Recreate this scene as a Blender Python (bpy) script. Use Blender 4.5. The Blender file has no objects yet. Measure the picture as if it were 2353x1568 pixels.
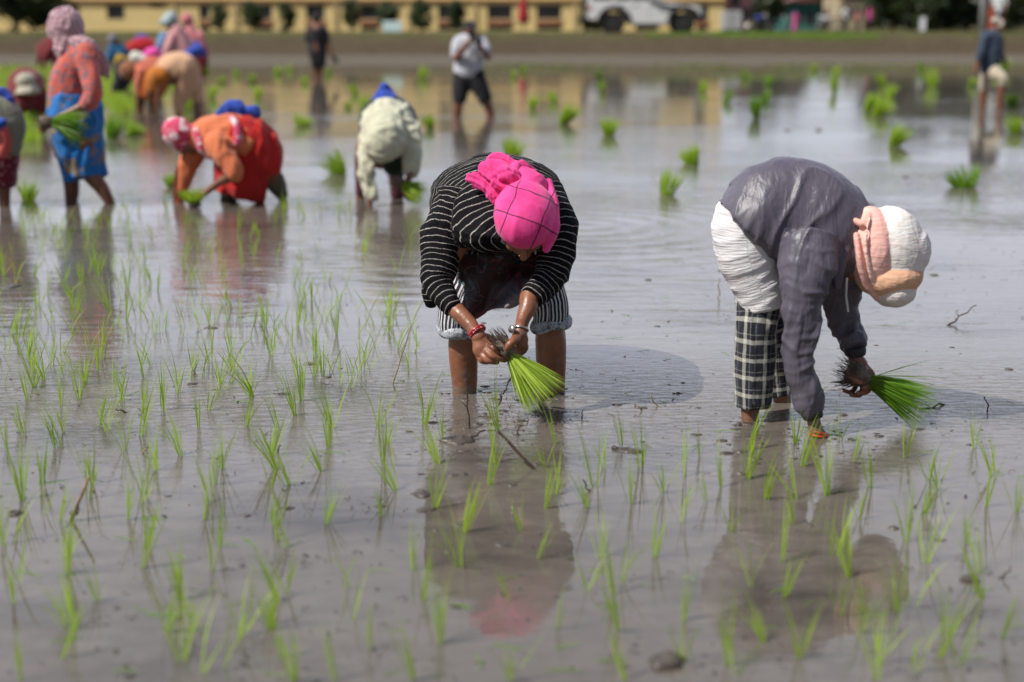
import bpy, math, random
import numpy as np
from mathutils import Vector, Matrix
from mathutils.bvhtree import BVHTree

S = bpy.context.scene
COL = S.collection
# ---------------------------------------------------------------- camera, sky, sun, exposure
F, CX, CY, H, HZ = 3268.0, 1176.5, 784.0, 1.33, 52.0     # photo measured at 2353 x 1568
TH = math.atan((CY - HZ) / F)
cam = bpy.data.cameras.new('camera'); camo = bpy.data.objects.new('camera', cam); COL.objects.link(camo)
cam.sensor_width = 36; cam.lens = 50; cam.clip_end = 3000; cam.clip_start = 0.05
camo.location = (0, 0, H); camo.rotation_euler = (math.pi / 2 - TH, 0, 0)
cam.dof.use_dof = True; cam.dof.focus_distance = 5.25; cam.dof.aperture_fstop = 1.4
S.camera = camo
SUN_EL = math.radians(51)
sd = Vector((-0.86, -0.42, 0)).normalized() * math.cos(SUN_EL); sd.z = math.sin(SUN_EL)
sun = bpy.data.lights.new('sun', 'SUN'); suno = bpy.data.objects.new('sun', sun); COL.objects.link(suno)
sun.energy = 5.0; sun.angle = math.radians(0.5); sun.color = (1.0, 0.95, 0.87)
suno.rotation_euler = (-sd).to_track_quat('-Z', 'Y').to_euler(); suno.location = (-20, -20, 40)
W = bpy.data.worlds.new('World'); S.world = W; W.use_nodes = True
nt = W.node_tree; nt.nodes.clear()
def wn(t): return nt.nodes.new(t)
sky = wn('ShaderNodeTexSky'); sky.sky_type = 'NISHITA'; sky.sun_disc = False
sky.sun_elevation = SUN_EL; sky.sun_rotation = math.atan2(sd.x, sd.y)
tc = wn('ShaderNodeTexCoord'); mp = wn('ShaderNodeMapping'); mp.inputs['Scale'].default_value = (1.5, 1.5, 4.2)
cn = wn('ShaderNodeTexNoise'); cn.inputs['Scale'].default_value = 1.7; cn.inputs['Detail'].default_value = 5
cr = wn('ShaderNodeValToRGB'); cr.color_ramp.elements[0].position = 0.36; cr.color_ramp.elements[1].position = 0.60
cr.color_ramp.elements[0].color = (.55, .55, .55, 1)
mx = wn('ShaderNodeMix'); mx.data_type = 'RGBA'
mx.inputs[7].default_value = (10.6, 10.9, 12.4, 1)           # sunlit cloud, in the sky texture's own units
bg = wn('ShaderNodeBackground'); bg.inputs['Strength'].default_value = 0.10; ow = wn('ShaderNodeOutputWorld')
L = nt.links.new
L(tc.outputs['Generated'], mp.inputs[0]); L(mp.outputs[0], cn.inputs['Vector']); L(cn.outputs['Fac'], cr.inputs[0])
sx = wn('ShaderNodeSeparateXYZ'); L(tc.outputs['Generated'], sx.inputs[0]); er = wn('ShaderNodeValToRGB')   # clouds thicken towards the horizon
er.color_ramp.elements[0].position = .45; er.color_ramp.elements[0].color = (1, 1, 1, 1); er.color_ramp.elements[1].position = .85; er.color_ramp.elements[1].color = (.35, .35, .35, 1)
ml = wn('ShaderNodeMath'); ml.operation = 'MULTIPLY'; L(sx.outputs[2], er.inputs[0]); L(er.outputs[0], ml.inputs[0])
el = wn('ShaderNodeValToRGB')                                                # bright cloud bank ahead, higher than the horizon
for e_, (p_, c_) in zip([el.color_ramp.elements[0], el.color_ramp.elements[1], el.color_ramp.elements.new(.5), el.color_ramp.elements.new(.5)], ((0.0, .55), (.10, .62), (.24, 1.12), (.60, .55))): e_.position = p_; e_.color = (c_, c_, c_, 1)
fr = wn('ShaderNodeMapRange'); fr.inputs[1].default_value = -.2; fr.inputs[2].default_value = .75; fr.inputs[3].default_value = .26; fr.inputs[4].default_value = 1.0
m2 = wn('ShaderNodeMath'); m2.operation = 'MULTIPLY'; L(sx.outputs[2], el.inputs[0]); L(sx.outputs[1], fr.inputs[0]); L(el.outputs[0], m2.inputs[0]); L(fr.outputs[0], m2.inputs[1])
cm = wn('ShaderNodeMix'); cm.data_type = 'RGBA'; cm.blend_type = 'MULTIPLY'; cm.inputs[0].default_value = 1.0; cm.inputs[6].default_value = (12.2, 12.8, 15.0, 1); L(m2.outputs[0], cm.inputs[7]); L(cm.outputs[2], mx.inputs[7]); L(cr.outputs[0], ml.inputs[1]); L(ml.outputs[0], mx.inputs[0]); L(sky.outputs[0], mx.inputs[6]); L(mx.outputs[2], bg.inputs[0]); L(bg.outputs[0], ow.inputs[0])
S.view_settings.view_transform = 'Standard'; S.view_settings.look = 'None'
S.view_settings.exposure = 0.05; S.view_settings.gamma = 1
S.render.engine = 'CYCLES'
S.cycles.use_denoising = True; S.cycles.max_bounces = 6; S.cycles.diffuse_bounces = 3; S.cycles.glossy_bounces = 3
S.cycles.transmission_bounces = 3; S.cycles.transparent_max_bounces = 6; S.cycles.sample_clamp_indirect = 6

# ---------------------------------------------------------------- photo point -> place in the world
CO = Vector((0, 0, H))
def ray(px, py):
    xc, yc = (px - CX) / F, (CY - py) / F
    return Vector((xc, math.cos(TH) + yc * math.sin(TH), -math.sin(TH) + yc * math.cos(TH)))
def at(px, py, Y):
    d = ray(px, py); return CO + d * (Y / d.y)
def gr(px, py, z=0.0):
    d = ray(px, py); return CO + d * ((z - H) / d.z)
def dep(p): return (p - CO).dot(Vector((0, math.cos(TH), -math.sin(TH))))
def mpp(p): return dep(p) / F                              # metres per photo pixel at p

# ---------------------------------------------------------------- numpy noise
def _h(i, j, k, s):
    n = (i * 374761393 + j * 668265263 + k * 2147483647 + s * 974634777) & 0xffffffff
    n = ((n ^ (n >> 13)) * 1274126177) & 0xffffffff
    n = n ^ (n >> 16)
    return (n & 0xffff) / 32767.5 - 1.0
def vn(P, s=0):
    P = np.asarray(P, float); I = np.floor(P).astype(np.int64); f = P - I; f = f * f * (3 - 2 * f)
    r = 0
    for a in (0, 1):
        for b in (0, 1):
            for c in (0, 1):
                w = (f[:, 0] if a else 1 - f[:, 0]) * (f[:, 1] if b else 1 - f[:, 1]) * (f[:, 2] if c else 1 - f[:, 2])
                r = r + w * _h(I[:, 0] + a, I[:, 1] + b, I[:, 2] + c, s)
    return r
def fbm(P, s=0, o=3):
    r, a = 0, 1.0
    for k in range(o):
        r = r + a * vn(P * (2 ** k), s + k * 17); a *= .5
    return r
def ridge(P, s=0):
    return (1 - np.minimum(1, np.abs(vn(P, s)) * 2.2)) ** 2

# ---------------------------------------------------------------- objects
def tag(o, label=None, cat=None, group=None, kind=None):
    if label: o['label'] = label
    if cat: o['category'] = cat
    if group: o['group'] = group
    if kind: o['kind'] = kind
    return o
def thing(name, label, cat, loc=(0, 0, 0), group=None):
    o = bpy.data.objects.new(name, None); COL.objects.link(o); o.location = loc; o.empty_display_size = .1
    return tag(o, label, cat, group)
def mesh(name, V, Fc, mat, parent=None, smooth=True, off=None, solid=None):
    me = bpy.data.meshes.new(name)
    off = Vector(parent.location) if (parent is not None and off is None) else Vector(off or (0, 0, 0))
    if parent is not None and parent.parent is not None and False: pass
    me.from_pydata([tuple(Vector(v) - off) for v in V], [], [tuple(f) for f in Fc])
    if smooth: me.polygons.foreach_set('use_smooth', [True] * len(me.polygons))
    if mat: me.materials.append(mat)
    o = bpy.data.objects.new(name, me); COL.objects.link(o)
    if parent is not None: o.parent = parent
    return o
class MB:                                                  # collects shapes into ONE mesh
    def __init__(s): s.V = []; s.F = []
    def add(s, V, Fc):
        n = len(s.V); s.V += [Vector(v) for v in V]; s.F += [tuple(i + n for i in f) for f in Fc]; return s
    def box(s, a, b):
        x0, y0, z0 = a; x1, y1, z1 = b
        return s.add([(x0,y0,z0),(x1,y0,z0),(x1,y1,z0),(x0,y1,z0),(x0,y0,z1),(x1,y0,z1),(x1,y1,z1),(x0,y1,z1)],
                     [(0,3,2,1),(4,5,6,7),(0,1,5,4),(1,2,6,5),(2,3,7,6),(3,0,4,7)])
    def tube(s, pts, rs, n=8):
        p = loft([(Vector(q), r, r) for q, r in zip(pts, rs)], n=n, sub=1, cap=0.6); return s.add(p['V'], p['F'])
    def cyl(s, c, ax, r, h, n=20, r2=None):
        ax = Vector(ax).normalized(); c = Vector(c)
        p = loft([(c - ax * h / 2, r, r), (c + ax * h / 2, r if r2 is None else r2, r if r2 is None else r2)], n=n, sub=1, cap=0); return s.add(p['V'], p['F'])
    def build(s, name, mat, parent=None, smooth=False, bevel=0, off=None):
        o = mesh(name, s.V, s.F, mat, parent, smooth, off)
        if bevel:
            m = o.modifiers.new('bevel', 'BEVEL'); m.width = bevel; m.segments = 2; m.limit_method = 'ANGLE'
        return o

def crom(a, b, c, d, t):
    return 0.5 * ((2 * b) + (c - a) * t + (2 * a - 5 * b + 4 * c - d) * t * t + (3 * b - a - 3 * c + d) * t ** 3)
def loft(pts, n=24, sub=6, cap=1.0, side=None, col=(1, 1, 1), pid=0, u0=0.0):
    """pts: (Vector, half width, half depth). The width lies across the line of sight, so it is the outline's."""
    A = np.array([[*p, ra, rb] for p, ra, rb in pts], float)
    if len(A) == 1: A = np.vstack([A, A])
    rows = []
    for i in range(len(A) - 1):
        a = A[max(i - 1, 0)]; b = A[i]; c = A[i + 1]; d = A[min(i + 2, len(A) - 1)]
        for k in range(sub): rows.append(crom(a, b, c, d, k / sub))
    rows.append(A[-1]); R = np.array(rows); R[:, 3:] = np.maximum(R[:, 3:], 1e-4)
    C = R[:, :3]; T = np.gradient(C, axis=0); T /= np.linalg.norm(T, axis=1)[:, None] + 1e-12
    rings = [(C[i], T[i], R[i, 3], R[i, 4]) for i in range(len(R))]
    if cap > 0:
        pre = []; post = []
        for k in (1, 2, 3, 4):
            an = k / 4.3 * math.pi / 2; s_, c_ = math.sin(an), math.cos(an)
            r0 = min(R[0, 3], R[0, 4]) * cap; r1 = min(R[-1, 3], R[-1, 4]) * cap
            pre.insert(0, (C[0] - T[0] * r0 * s_, T[0], R[0, 3] * c_, R[0, 4] * c_))
            post.append((C[-1] + T[-1] * r1 * s_, T[-1], R[-1, 3] * c_, R[-1, 4] * c_))
        rings = pre + rings + post
    V = []; UV = []; v = 0; pc = rings[0][0]; ps = None
    mr = float(np.mean(R[:, 3] + R[:, 4])) / 2
    for (c, t, ra, rb) in rings:
        v += float(np.linalg.norm(c - pc)); pc = c
        t = Vector(t)
        if side is not None: sv = Vector(side)
        else:
            vd = (Vector(c) - CO).normalized(); sv = t.cross(vd)
            if sv.length < 0.35 and ps is not None: sv = ps
            elif sv.length < 0.35: sv = Vector((1, 0, 0))
            if ps is not None and sv.dot(ps) < 0: sv = -sv
        sv = (sv - t * sv.dot(t)).normalized(); ps = sv
        ot = t.cross(sv).normalized()
        for k in range(n + 1):
            an = 2 * math.pi * k / n + math.pi / 2          # seam on the far side or its opposite
            V.append(Vector(c) + sv * (ra * math.cos(an)) + ot * (rb * math.sin(an))); UV.append((an * mr, v + u0, pid))
    Fc = []
    m = len(rings)
    for i in range(m - 1):
        for k in range(n):
            a = i * (n + 1) + k; Fc.append((a, a + 1, a + n + 2, a + n + 1))
    for base, rev, cc in ((0, True, rings[0][0]), ((m - 1) * (n + 1), False, rings[-1][0])):
        V.append(Vector(cc)); UV.append(UV[base]); ci = len(V) - 1
        for k in range(n):
            Fc.append((base + k + 1, base + k, ci) if rev else (base + k, base + k + 1, ci))
    return dict(V=V, F=Fc, UV=UV, col=col)
def ell(c, up, fwd, r, col=(1, 1, 1), n=20, pid=0, sag=0):
    """ellipsoid: r = (side, forward, up)"""
    c = Vector(c); up = Vector(up).normalized(); fwd = Vector(fwd); fwd = (fwd - up * fwd.dot(up)).normalized(); sd_ = fwd.cross(up)
    V = []; UV = []; m = n // 2 + 2
    for i in range(m + 1):
        th = math.pi * i / m
        for k in range(n + 1):
            ph = 2 * math.pi * k / n
            x, y, z = math.sin(th) * math.cos(ph), math.sin(th) * math.sin(ph), math.cos(th)
            V.append(c + sd_ * (x * r[0]) - fwd * (y * r[1]) + up * (z * r[2])); UV.append((x * r[0], z * r[2] - y * r[1] * .6, pid))
    Fc = []
    for i in range(m):
        for k in range(n):
            a = i * (n + 1) + k; Fc.append((a, a + 1, a + n + 2, a + n + 1))
    return dict(V=V, F=Fc, UV=UV, col=col)

def fuse(name, parts, mat, parent, vox=0.01, smooth=6, wr=None, wsm=3, sfac=.5):
    """voxel-unites the parts into one continuous skin, carries u, v and colour over, then adds cloth folds"""
    V = []; Fc = []; UV = []; C = []
    for p in parts:
        n = len(V); V += [tuple(v) for v in p['V']]; Fc += [tuple(i + n for i in f) for f in p['F']]
        UV += p['UV']; C += [p['col']] * len(p['V'])
    me = bpy.data.meshes.new('tmp'); me.from_pydata(V, [], Fc); me.validate()
    o = bpy.data.objects.new('tmp', me); COL.objects.link(o)
    m = o.modifiers.new('r', 'REMESH'); m.mode = 'VOXEL'; m.voxel_size = vox; m.adaptivity = 0
    if smooth:
        m = o.modifiers.new('s', 'SMOOTH'); m.iterations = smooth; m.factor = sfac
    dg = bpy.context.evaluated_depsgraph_get(); dg.update()
    out = bpy.data.meshes.new_from_object(o.evaluated_get(dg)); bpy.data.objects.remove(o); bpy.data.meshes.remove(me)
    N = len(out.vertices); P = np.empty(N * 3); out.vertices.foreach_get('co', P); P = P.reshape(-1, 3)
    tris = []
    for f in Fc:
        tris.append((f[0], f[1], f[2]))
        if len(f) == 4: tris.append((f[0], f[2], f[3]))
    bv = BVHTree.FromPolygons(V, tris, all_triangles=True)
    VA = np.array(V); UA = np.array(UV, float); CA = np.array(C, float)
    idx = np.zeros(N, int); hit = np.zeros((N, 3))
    for i in range(N):
        q, _, fi, _ = bv.find_nearest(P[i])
        if q is None: q = P[i]; fi = 0
        idx[i] = fi; hit[i] = q
    TR = np.array(tris)[idx]; a, b, c = VA[TR[:, 0]], VA[TR[:, 1]], VA[TR[:, 2]]
    v0, v1, v2 = b - a, c - a, hit - a
    d00 = (v0 * v0).sum(1); d01 = (v0 * v1).sum(1); d11 = (v1 * v1).sum(1); d20 = (v2 * v0).sum(1); d21 = (v2 * v1).sum(1)
    den = d00 * d11 - d01 * d01; den[np.abs(den) < 1e-18] = 1e-18
    w1 = np.clip((d11 * d20 - d01 * d21) / den, 0, 1); w2 = np.clip((d00 * d21 - d01 * d20) / den, 0, 1); w0 = np.clip(1 - w1 - w2, 0, 1)
    sv = UA[TR[:, 0]] * w0[:, None] + UA[TR[:, 1]] * w1[:, None] + UA[TR[:, 2]] * w2[:, None]
    cc = CA[TR[:, 0]]
    if wr is not None:
        nn = np.empty(N * 3); out.vertices.foreach_get('normal', nn); nn = nn.reshape(-1, 3)
        d = wr(P, sv)
        E = np.empty(len(out.edges) * 2, int); out.edges.foreach_get('vertices', E); E = E.reshape(-1, 2)
        for _ in range(wsm):
            acc = d.copy(); cnt = np.ones(N)
            np.add.at(acc, E[:, 0], d[E[:, 1]]); np.add.at(acc, E[:, 1], d[E[:, 0]])
            np.add.at(cnt, E[:, 0], 1); np.add.at(cnt, E[:, 1], 1); d = acc / cnt
        P = P + nn * d[:, None]
    P = P - np.array(parent.location if parent is not None else (0, 0, 0))[None, :]
    out.vertices.foreach_set('co', P.ravel()); out.name = name
    at_ = out.attributes.new('sv', 'FLOAT_VECTOR', 'POINT'); at_.data.foreach_set('vector', sv.ravel())
    ca = out.attributes.new('col', 'FLOAT_COLOR', 'POINT'); ca.data.foreach_set('color', np.hstack([cc, np.ones((N, 1))]).ravel())
    out.polygons.foreach_set('use_smooth', [True] * len(out.polygons)); out.materials.clear(); out.materials.append(mat); out.update()
    ob = bpy.data.objects.new(name, out); COL.objects.link(ob)
    if parent is not None: ob.parent = parent
    return ob

# ---------------------------------------------------------------- materials
class Mat:
    def __init__(s, name):
        s.m = bpy.data.materials.new(name); s.m.use_nodes = True; s.t = s.m.node_tree; s.t.nodes.clear()
        s.o = s.t.nodes.new('ShaderNodeOutputMaterial'); s.b = s.t.nodes.new('ShaderNodeBsdfPrincipled')
        s.t.links.new(s.b.outputs[0], s.o.inputs[0])
    def set(s, sock, v):
        if isinstance(v, bpy.types.NodeSocket): s.t.links.new(v, sock)
        elif isinstance(v, (tuple, list)) and len(v) == 3 and sock.type == 'RGBA': sock.default_value = (*v, 1)
        else: sock.default_value = v
    def p(s, **k):
        for a, v in k.items(): s.set(s.b.inputs[a.replace('_', ' ')], v)
        return s
    def math(s, op, a, b=0.0, c=None):
        n = s.t.nodes.new('ShaderNodeMath'); n.operation = op; s.set(n.inputs[0], a); s.set(n.inputs[1], b)
        if c is not None: s.set(n.inputs[2], c)
        return n.outputs[0]
    def attr(s, name, what='Vector'):
        n = s.t.nodes.new('ShaderNodeAttribute'); n.attribute_name = name; return n.outputs[what]
    def sep(s, v):
        n = s.t.nodes.new('ShaderNodeSeparateXYZ'); s.set(n.inputs[0], v); return n.outputs
    def comb(s, x, y, z):
        n = s.t.nodes.new('ShaderNodeCombineXYZ'); [s.set(n.inputs[i], q) for i, q in enumerate((x, y, z))]; return n.outputs[0]
    def obj(s):
        return s.t.nodes.new('ShaderNodeTexCoord').outputs['Object']
    def scale(s, v, sc, rot=(0, 0, 0)):
        n = s.t.nodes.new('ShaderNodeMapping'); s.set(n.inputs[0], v); n.inputs['Scale'].default_value = sc; n.inputs['Rotation'].default_value = rot
        return n.outputs[0]
    def noise(s, v, sc, det=3, rough=.5, dist=0):
        n = s.t.nodes.new('ShaderNodeTexNoise'); s.set(n.inputs['Vector'], v); n.inputs['Scale'].default_value = sc
        n.inputs['Detail'].default_value = det; n.inputs['Roughness'].default_value = rough; n.inputs['Distortion'].default_value = dist
        return n.outputs['Fac']
    def vor(s, v, sc, feat='F1'):
        n = s.t.nodes.new('ShaderNodeTexVoronoi'); s.set(n.inputs['Vector'], v); n.inputs['Scale'].default_value = sc; n.feature = feat
        return n.outputs['Distance']
    def ramp(s, v, stops):
        n = s.t.nodes.new('ShaderNodeValToRGB'); s.set(n.inputs[0], v); e = n.color_ramp.elements
        while len(e) < len(stops): e.new(.5)
        for el, (p, c) in zip(e, stops):
            el.position = p; el.color = (*c, 1) if isinstance(c, (tuple, list)) else (c, c, c, 1)
        return n.outputs[0]
    def mix(s, f, a, b, mode='MIX'):
        n = s.t.nodes.new('ShaderNodeMix'); n.data_type = 'RGBA'; n.blend_type = mode
        s.set(n.inputs[0], f); s.set(n.inputs[6], a); s.set(n.inputs[7], b); return n.outputs[2]
    def bump(s, h, st=.3, d=.01, n0=None):
        n = s.t.nodes.new('ShaderNodeBump'); s.set(n.inputs['Height'], h); n.inputs['Strength'].default_value = st; n.inputs['Distance'].default_value = d
        if n0 is not None: s.set(n.inputs['Normal'], n0)
        return n.outputs[0]
    def line(s, x, period, w):
        """1 inside a line of half width w (fraction of the period)"""
        f = s.math('FRACT', s.math('DIVIDE', x, period)); d = s.math('ABSOLUTE', s.math('SUBTRACT', f, .5))
        return s.math('LESS_THAN', d, w)

def plain(name, c, rough=.6, var=.25, sc=8, bump=0, bsc=60, metal=0, spec=.4):
    m = Mat(name); v = m.noise(m.obj(), sc, 4)
    dk = tuple(x * (1 - var) for x in c); lt = tuple(min(1, x * (1 + var)) for x in c)
    m.p(Base_Color=m.ramp(v, [(.3, dk), (.7, lt)]), Roughness=rough, Metallic=metal); m.b.inputs['Specular IOR Level'].default_value = spec
    if bump: m.p(Normal=m.bump(m.noise(m.obj(), bsc, 3), bump, .01))
    return m.m
_cm = {}
def cloth(name, c, rough=.85, pat=None, c2=(1, 1, 1), per=.03, w=.2, wrk=.5, sheen=.2, usecol=False, fold=22, spec=.3, trans=0):
    key = (name, c, pat)
    if key in _cm: return _cm[key]
    m = Mat(name); o = m.obj(); base = m.attr('col', 'Color') if usecol else c
    n1 = m.noise(o, 9, 4)
    base = m.mix(m.ramp(m.noise(o, 85, 3, .6), [(.70, 0.0), (.74, .35)]), base, (.20, .17, .14)) if c[0] < .05 and not usecol else base
    base = m.mix(m.math('MULTIPLY', n1, .45), base, m.mix(1.0, base, (.62, .6, .6), 'MULTIPLY'))
    sv = m.sep(m.attr('sv'))
    j = m.math('MULTIPLY', m.math('SUBTRACT', m.noise(o, 35, 2), .5), .006)
    if pat == 'long': j = m.math('MULTIPLY', m.math('SUBTRACT', m.noise(o, 14, 3), .5), .022)
    U = m.math('ADD', sv[0], j); V = m.math('ADD', sv[1], j)
    if pat == 'ring':
        wv = m.math('ADD', V, m.math('MULTIPLY', m.math('SUBTRACT', m.noise(o, 7, 2), .5), .035))
        sp = m.math('MULTIPLY', m.line(wv, per, w), m.ramp(m.noise(o, 420, 2), [(.38, .25), (.55, 1.0)])); base = m.mix(sp, base, c2)
    elif pat == 'long':
        base = m.mix(m.line(U, per, w), base, c2)
    elif pat == 'plaid':
        a = m.line(U, per, w); b = m.line(V, per, w); a2 = m.line(m.math('ADD', U, per * .36), per, w * .18); b2 = m.line(m.math('ADD', V, per * .36), per, w * .18)
        f = m.math('MULTIPLY', m.math('ADD', m.math('ADD', a, b), m.math('MULTIPLY', m.math('ADD', a2, b2), .5)), .5)
        base = m.mix(m.math('MINIMUM', f, 1.0), base, c2)
    elif pat == 'check':
        a = m.math('MULTIPLY', m.line(U, per, w), .5); b = m.math('MULTIPLY', m.line(V, per, w), .5); base = m.mix(m.math('ADD', a, b), base, c2)
    elif pat == 'spots':
        d = m.vor(m.scale(o, (1, 1, 1.8)), 1 / per); base = m.mix(m.ramp(d, [(w, 1.0), (w + .08, 0.0)]), base, c2)
    elif pat == 'print':
        d = m.noise(o, 1 / per, 3, .6, .6); base = m.mix(m.ramp(d, [(.52, 0.0), (.58, 1.0)]), base, c2)
    m.p(Base_Color=base, Roughness=rough); m.b.inputs['Specular IOR Level'].default_value = spec; m.b.inputs['Sheen Weight'].default_value = sheen
    h = m.math('ADD', m.noise(m.scale(o, (1, 1, .45)), fold, 4, .55, .6), m.math('MULTIPLY', m.noise(o, 700, 1), .03))
    m.p(Normal=m.bump(h, wrk, .02)); _cm[key] = m.m
    return m.m
def skin(name, c, mud=0.0):
    m = Mat(name); o = m.obj(); n1 = m.noise(o, 25, 5, .6); base = m.mix(1.0, m.attr('col', 'Color'), m.ramp(n1, [(.3, tuple(x * .75 for x in c)), (.7, tuple(x * 1.2 for x in c))]), 'MULTIPLY')
    if mud:
        lowz = m.ramp(m.sep(o)[2], [(0.0, .16), (.10, .05), (.25, 0.0)])
        base = m.mix(m.ramp(m.math('ADD', m.noise(o, 30, 5, .68), lowz), [(.60, 0.0), (.67, .75)]), base, (.17, .145, .12))
    m.p(Base_Color=base, Roughness=m.ramp(m.noise(o, 60, 3), [(.35, .28), (.65, .5)])); m.b.inputs['Subsurface Weight'].default_value = .08
    m.b.inputs['Subsurface Radius'].default_value = (.012, .004, .002); m.b.inputs['Subsurface Scale'].default_value = 1
    m.p(Normal=m.bump(m.math('ADD', m.noise(o, 90, 4, .7), m.math('MULTIPLY', m.vor(o, 350), .4)), .25, .003)); return m.m
SKIN = skin('brown_skin', (.18, .072, .04)); SKIN_MUD = skin('muddy_brown_skin', (.25, .098, .054), .5)

def leafmat(name, c, c2, tr=.45, rough=.45, brown=None):
    m = Mat(name); o = m.obj(); ri = m.t.nodes.new('ShaderNodeObjectInfo').outputs['Random']
    z = m.sep(o)[2]
    f = m.noise(m.scale(o, (1, 1, .3)), 60, 2)
    base = m.mix(f, c, c2); base = m.mix(m.math('MULTIPLY', ri, .35), base, tuple(x * .6 for x in c))
    m.p(Base_Color=base, Roughness=rough); m.b.inputs['Specular IOR Level'].default_value = .35
    tn = m.t.nodes.new('ShaderNodeBsdfTranslucent'); m.set(tn.inputs[0], m.mix(.35, base, (.55, .8, .05)))
    ms = m.t.nodes.new('ShaderNodeMixShader'); ms.inputs[0].default_value = tr
    m.t.links.new(m.b.outputs[0], ms.inputs[1]); m.t.links.new(tn.outputs[0], ms.inputs[2]); m.t.links.new(ms.outputs[0], m.o.inputs[0])
    return m.m
RICE = leafmat('rice_leaf', (.30, .46, .028), (.42, .57, .07)); RICE_L = leafmat('light_rice_leaf', (.40, .56, .06), (.52, .66, .12), .35); RICE_D = leafmat('rice_leaf_deep', (.13, .30, .018), (.19, .36, .03))
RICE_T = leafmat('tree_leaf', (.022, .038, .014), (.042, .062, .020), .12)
GRASS = leafmat('bank_grass_leaf', (.10, .125, .035), (.17, .17, .065), .25)
ROOT = plain('muddy_roots', (.13, .095, .07), .5, .5, 60, .6, 200)
MUDC = plain('wet_mud', (.062, .050, .040), .4, .4, 30, .5, 80, spec=.6)
WOODD = plain('wet_dark_twig', (.075, .045, .04), .4, .5, 60, .4, 200)
WOODP = plain('dry_stalk', (.30, .21, .12), .6, .4, 60, .4, 200)
# ---------------------------------------------------------------- the ground, water, sky
def prof(x, y):
    n = math.sin(x * .9) * .5 + math.sin(x * .37 + 1) * .7 + math.sin(x * 2.3) * .25
    sh = 45.4 + n * .8
    z = -.30 if y < sh - 2 else (-.30 + (y - sh + 2) * .15 if y < sh else min(.06, (y - sh) * .012))
    t0 = 56.4 + .25 * n; t1 = 58.2 + .35 * math.sin(x * .6)
    if y > t0: z = max(z, .04 + (.80 - .04) * min(1, (y - t0) / (t1 - t0)) ** .85)
    if y > t1: z = .80 + min(.08, (y - t1) * .05) - min(.12, max(0, y - 66) * .006)
    s = max(0, abs(x) - 44) / 3.0
    if s > 0: z = max(z, -.3 + min(1, s) * 1.15)
    if y < -14: z = max(z, -.3 + min(1, (-14 - y) / 3) * 1.1)
    return z
xs = sorted(set([-900, -400, -200, -120, -80, -60, -50] + [-47 + i * .6 for i in range(157)] + [50, 60, 80, 120, 200, 400, 900]))
ys = sorted(set([-400, -100, -40, -20, -17, -14, -5, 10, 30, 40] + [42 + i * .3 for i in range(66)] + [62 + i for i in range(12)] + [80, 95, 120, 160, 250, 500, 1500]))
V = []; Fc = []
for y in ys:
    for x in xs:
        z = prof(x, y); b = .04 if 55 < y < 70 else .006 if 44 < y < 56 else .02
        z += b * float(vn([[x * 1.3, y * 1.3, 0]])[0]) if 40 < y < 110 else 0
        V.append((x, y, z))
for j in range(len(ys) - 1):
    for i in range(len(xs) - 1):
        a = j * len(xs) + i; Fc.append((a, a + 1, a + len(xs) + 1, a + len(xs)))
m = Mat('soil'); o = m.obj(); pz = m.sep(o)
n1 = m.noise(o, .9, 6, .62); n2 = m.noise(o, 7, 5, .7)
mud = m.ramp(n2, [(.3, (.105, .090, .072)), (.7, (.17, .150, .122))])
earth = m.ramp(n2, [(.3, (.055, .043, .030)), (.7, (.12, .097, .066))])
grs = m.ramp(n2, [(.3, (.075, .080, .032)), (.75, (.14, .135, .06))])
f1 = m.math('GREATER_THAN', m.math('ADD', pz[2], m.math('MULTIPLY', m.math('SUBTRACT', n2, .5), .15)), .10)
f2 = m.ramp(m.math('ADD', pz[2], m.math('MULTIPLY', m.math('SUBTRACT', n1, .5), 1.0)), [(.62, 0.0), (.9, .8)])
m.p(Base_Color=m.mix(f2, m.mix(f1, mud, earth), grs), Roughness=m.mix(f1, (.75, .75, .75), (.95, .95, .95)), Normal=m.bump(n2, .8, .08)); m.b.inputs['Specular IOR Level'].default_value = 0
tag(mesh('ground', V, Fc, m.m), kind='structure')

m = Mat('muddy_water'); o = m.obj(); c = m.sep(o)
big = m.noise(o, .55, 4, .55); fine = m.noise(m.scale(o, (1, 1.6, 1)), 9, 6, .68)
base = m.mix(m.ramp(fine, [(.35, 0.0), (.7, 1.0)]), (.094, .082, .070), (.152, .134, .115))
base = m.mix(m.ramp(big, [(.35, 0.0), (.65, .7)]), base, (.120, .103, .088))
dk = m.ramp(m.noise(m.scale(o, (.8, 1.4, 1)), 1.3, 5, .62), [(.50, 0.0), (.66, .75)]); base = m.mix(dk, base, (.050, .043, .037))
speck = m.ramp(m.noise(o, 55, 4, .7), [(.66, 0.0), (.72, .7)]); base = m.mix(speck, base, (.04, .034, .028))
rip1 = m.noise(m.scale(o, (1.0, 3.4, 1)), 3.2, 4, .55, .4)
rip2 = m.noise(m.scale(o, (1.0, 1.7, 1)), 15, 4, .6, .5)
h = m.math('ADD', m.math('MULTIPLY', rip1, .50), m.math('MULTIPLY', rip2, .030))
patch = m.ramp(m.noise(m.scale(o, (.6, 1, 1)), .45, 3), [(.38, .15), (.62, 1.0)])
far = m.ramp(m.math('DIVIDE', c[1], 60.0), [(0.0, .03), (.075, .06), (.11, .50), (.17, .75), (.27, .22), (.5, .07), (1.0, .04)])
h = m.math('MULTIPLY', h, m.math('MULTIPLY', patch, far))
near = m.math('MAXIMUM', m.math('SUBTRACT', 1.0, m.math('MULTIPLY', m.math('ABSOLUTE', m.math('SUBTRACT', c[1], 4.9)), .9)), 0.0)
h = m.math('ADD', h, m.math('MULTIPLY', m.math('MULTIPLY', m.noise(m.scale(o, (1, 2, 1)), 16, 4, .6, .8), near), .13))
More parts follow.
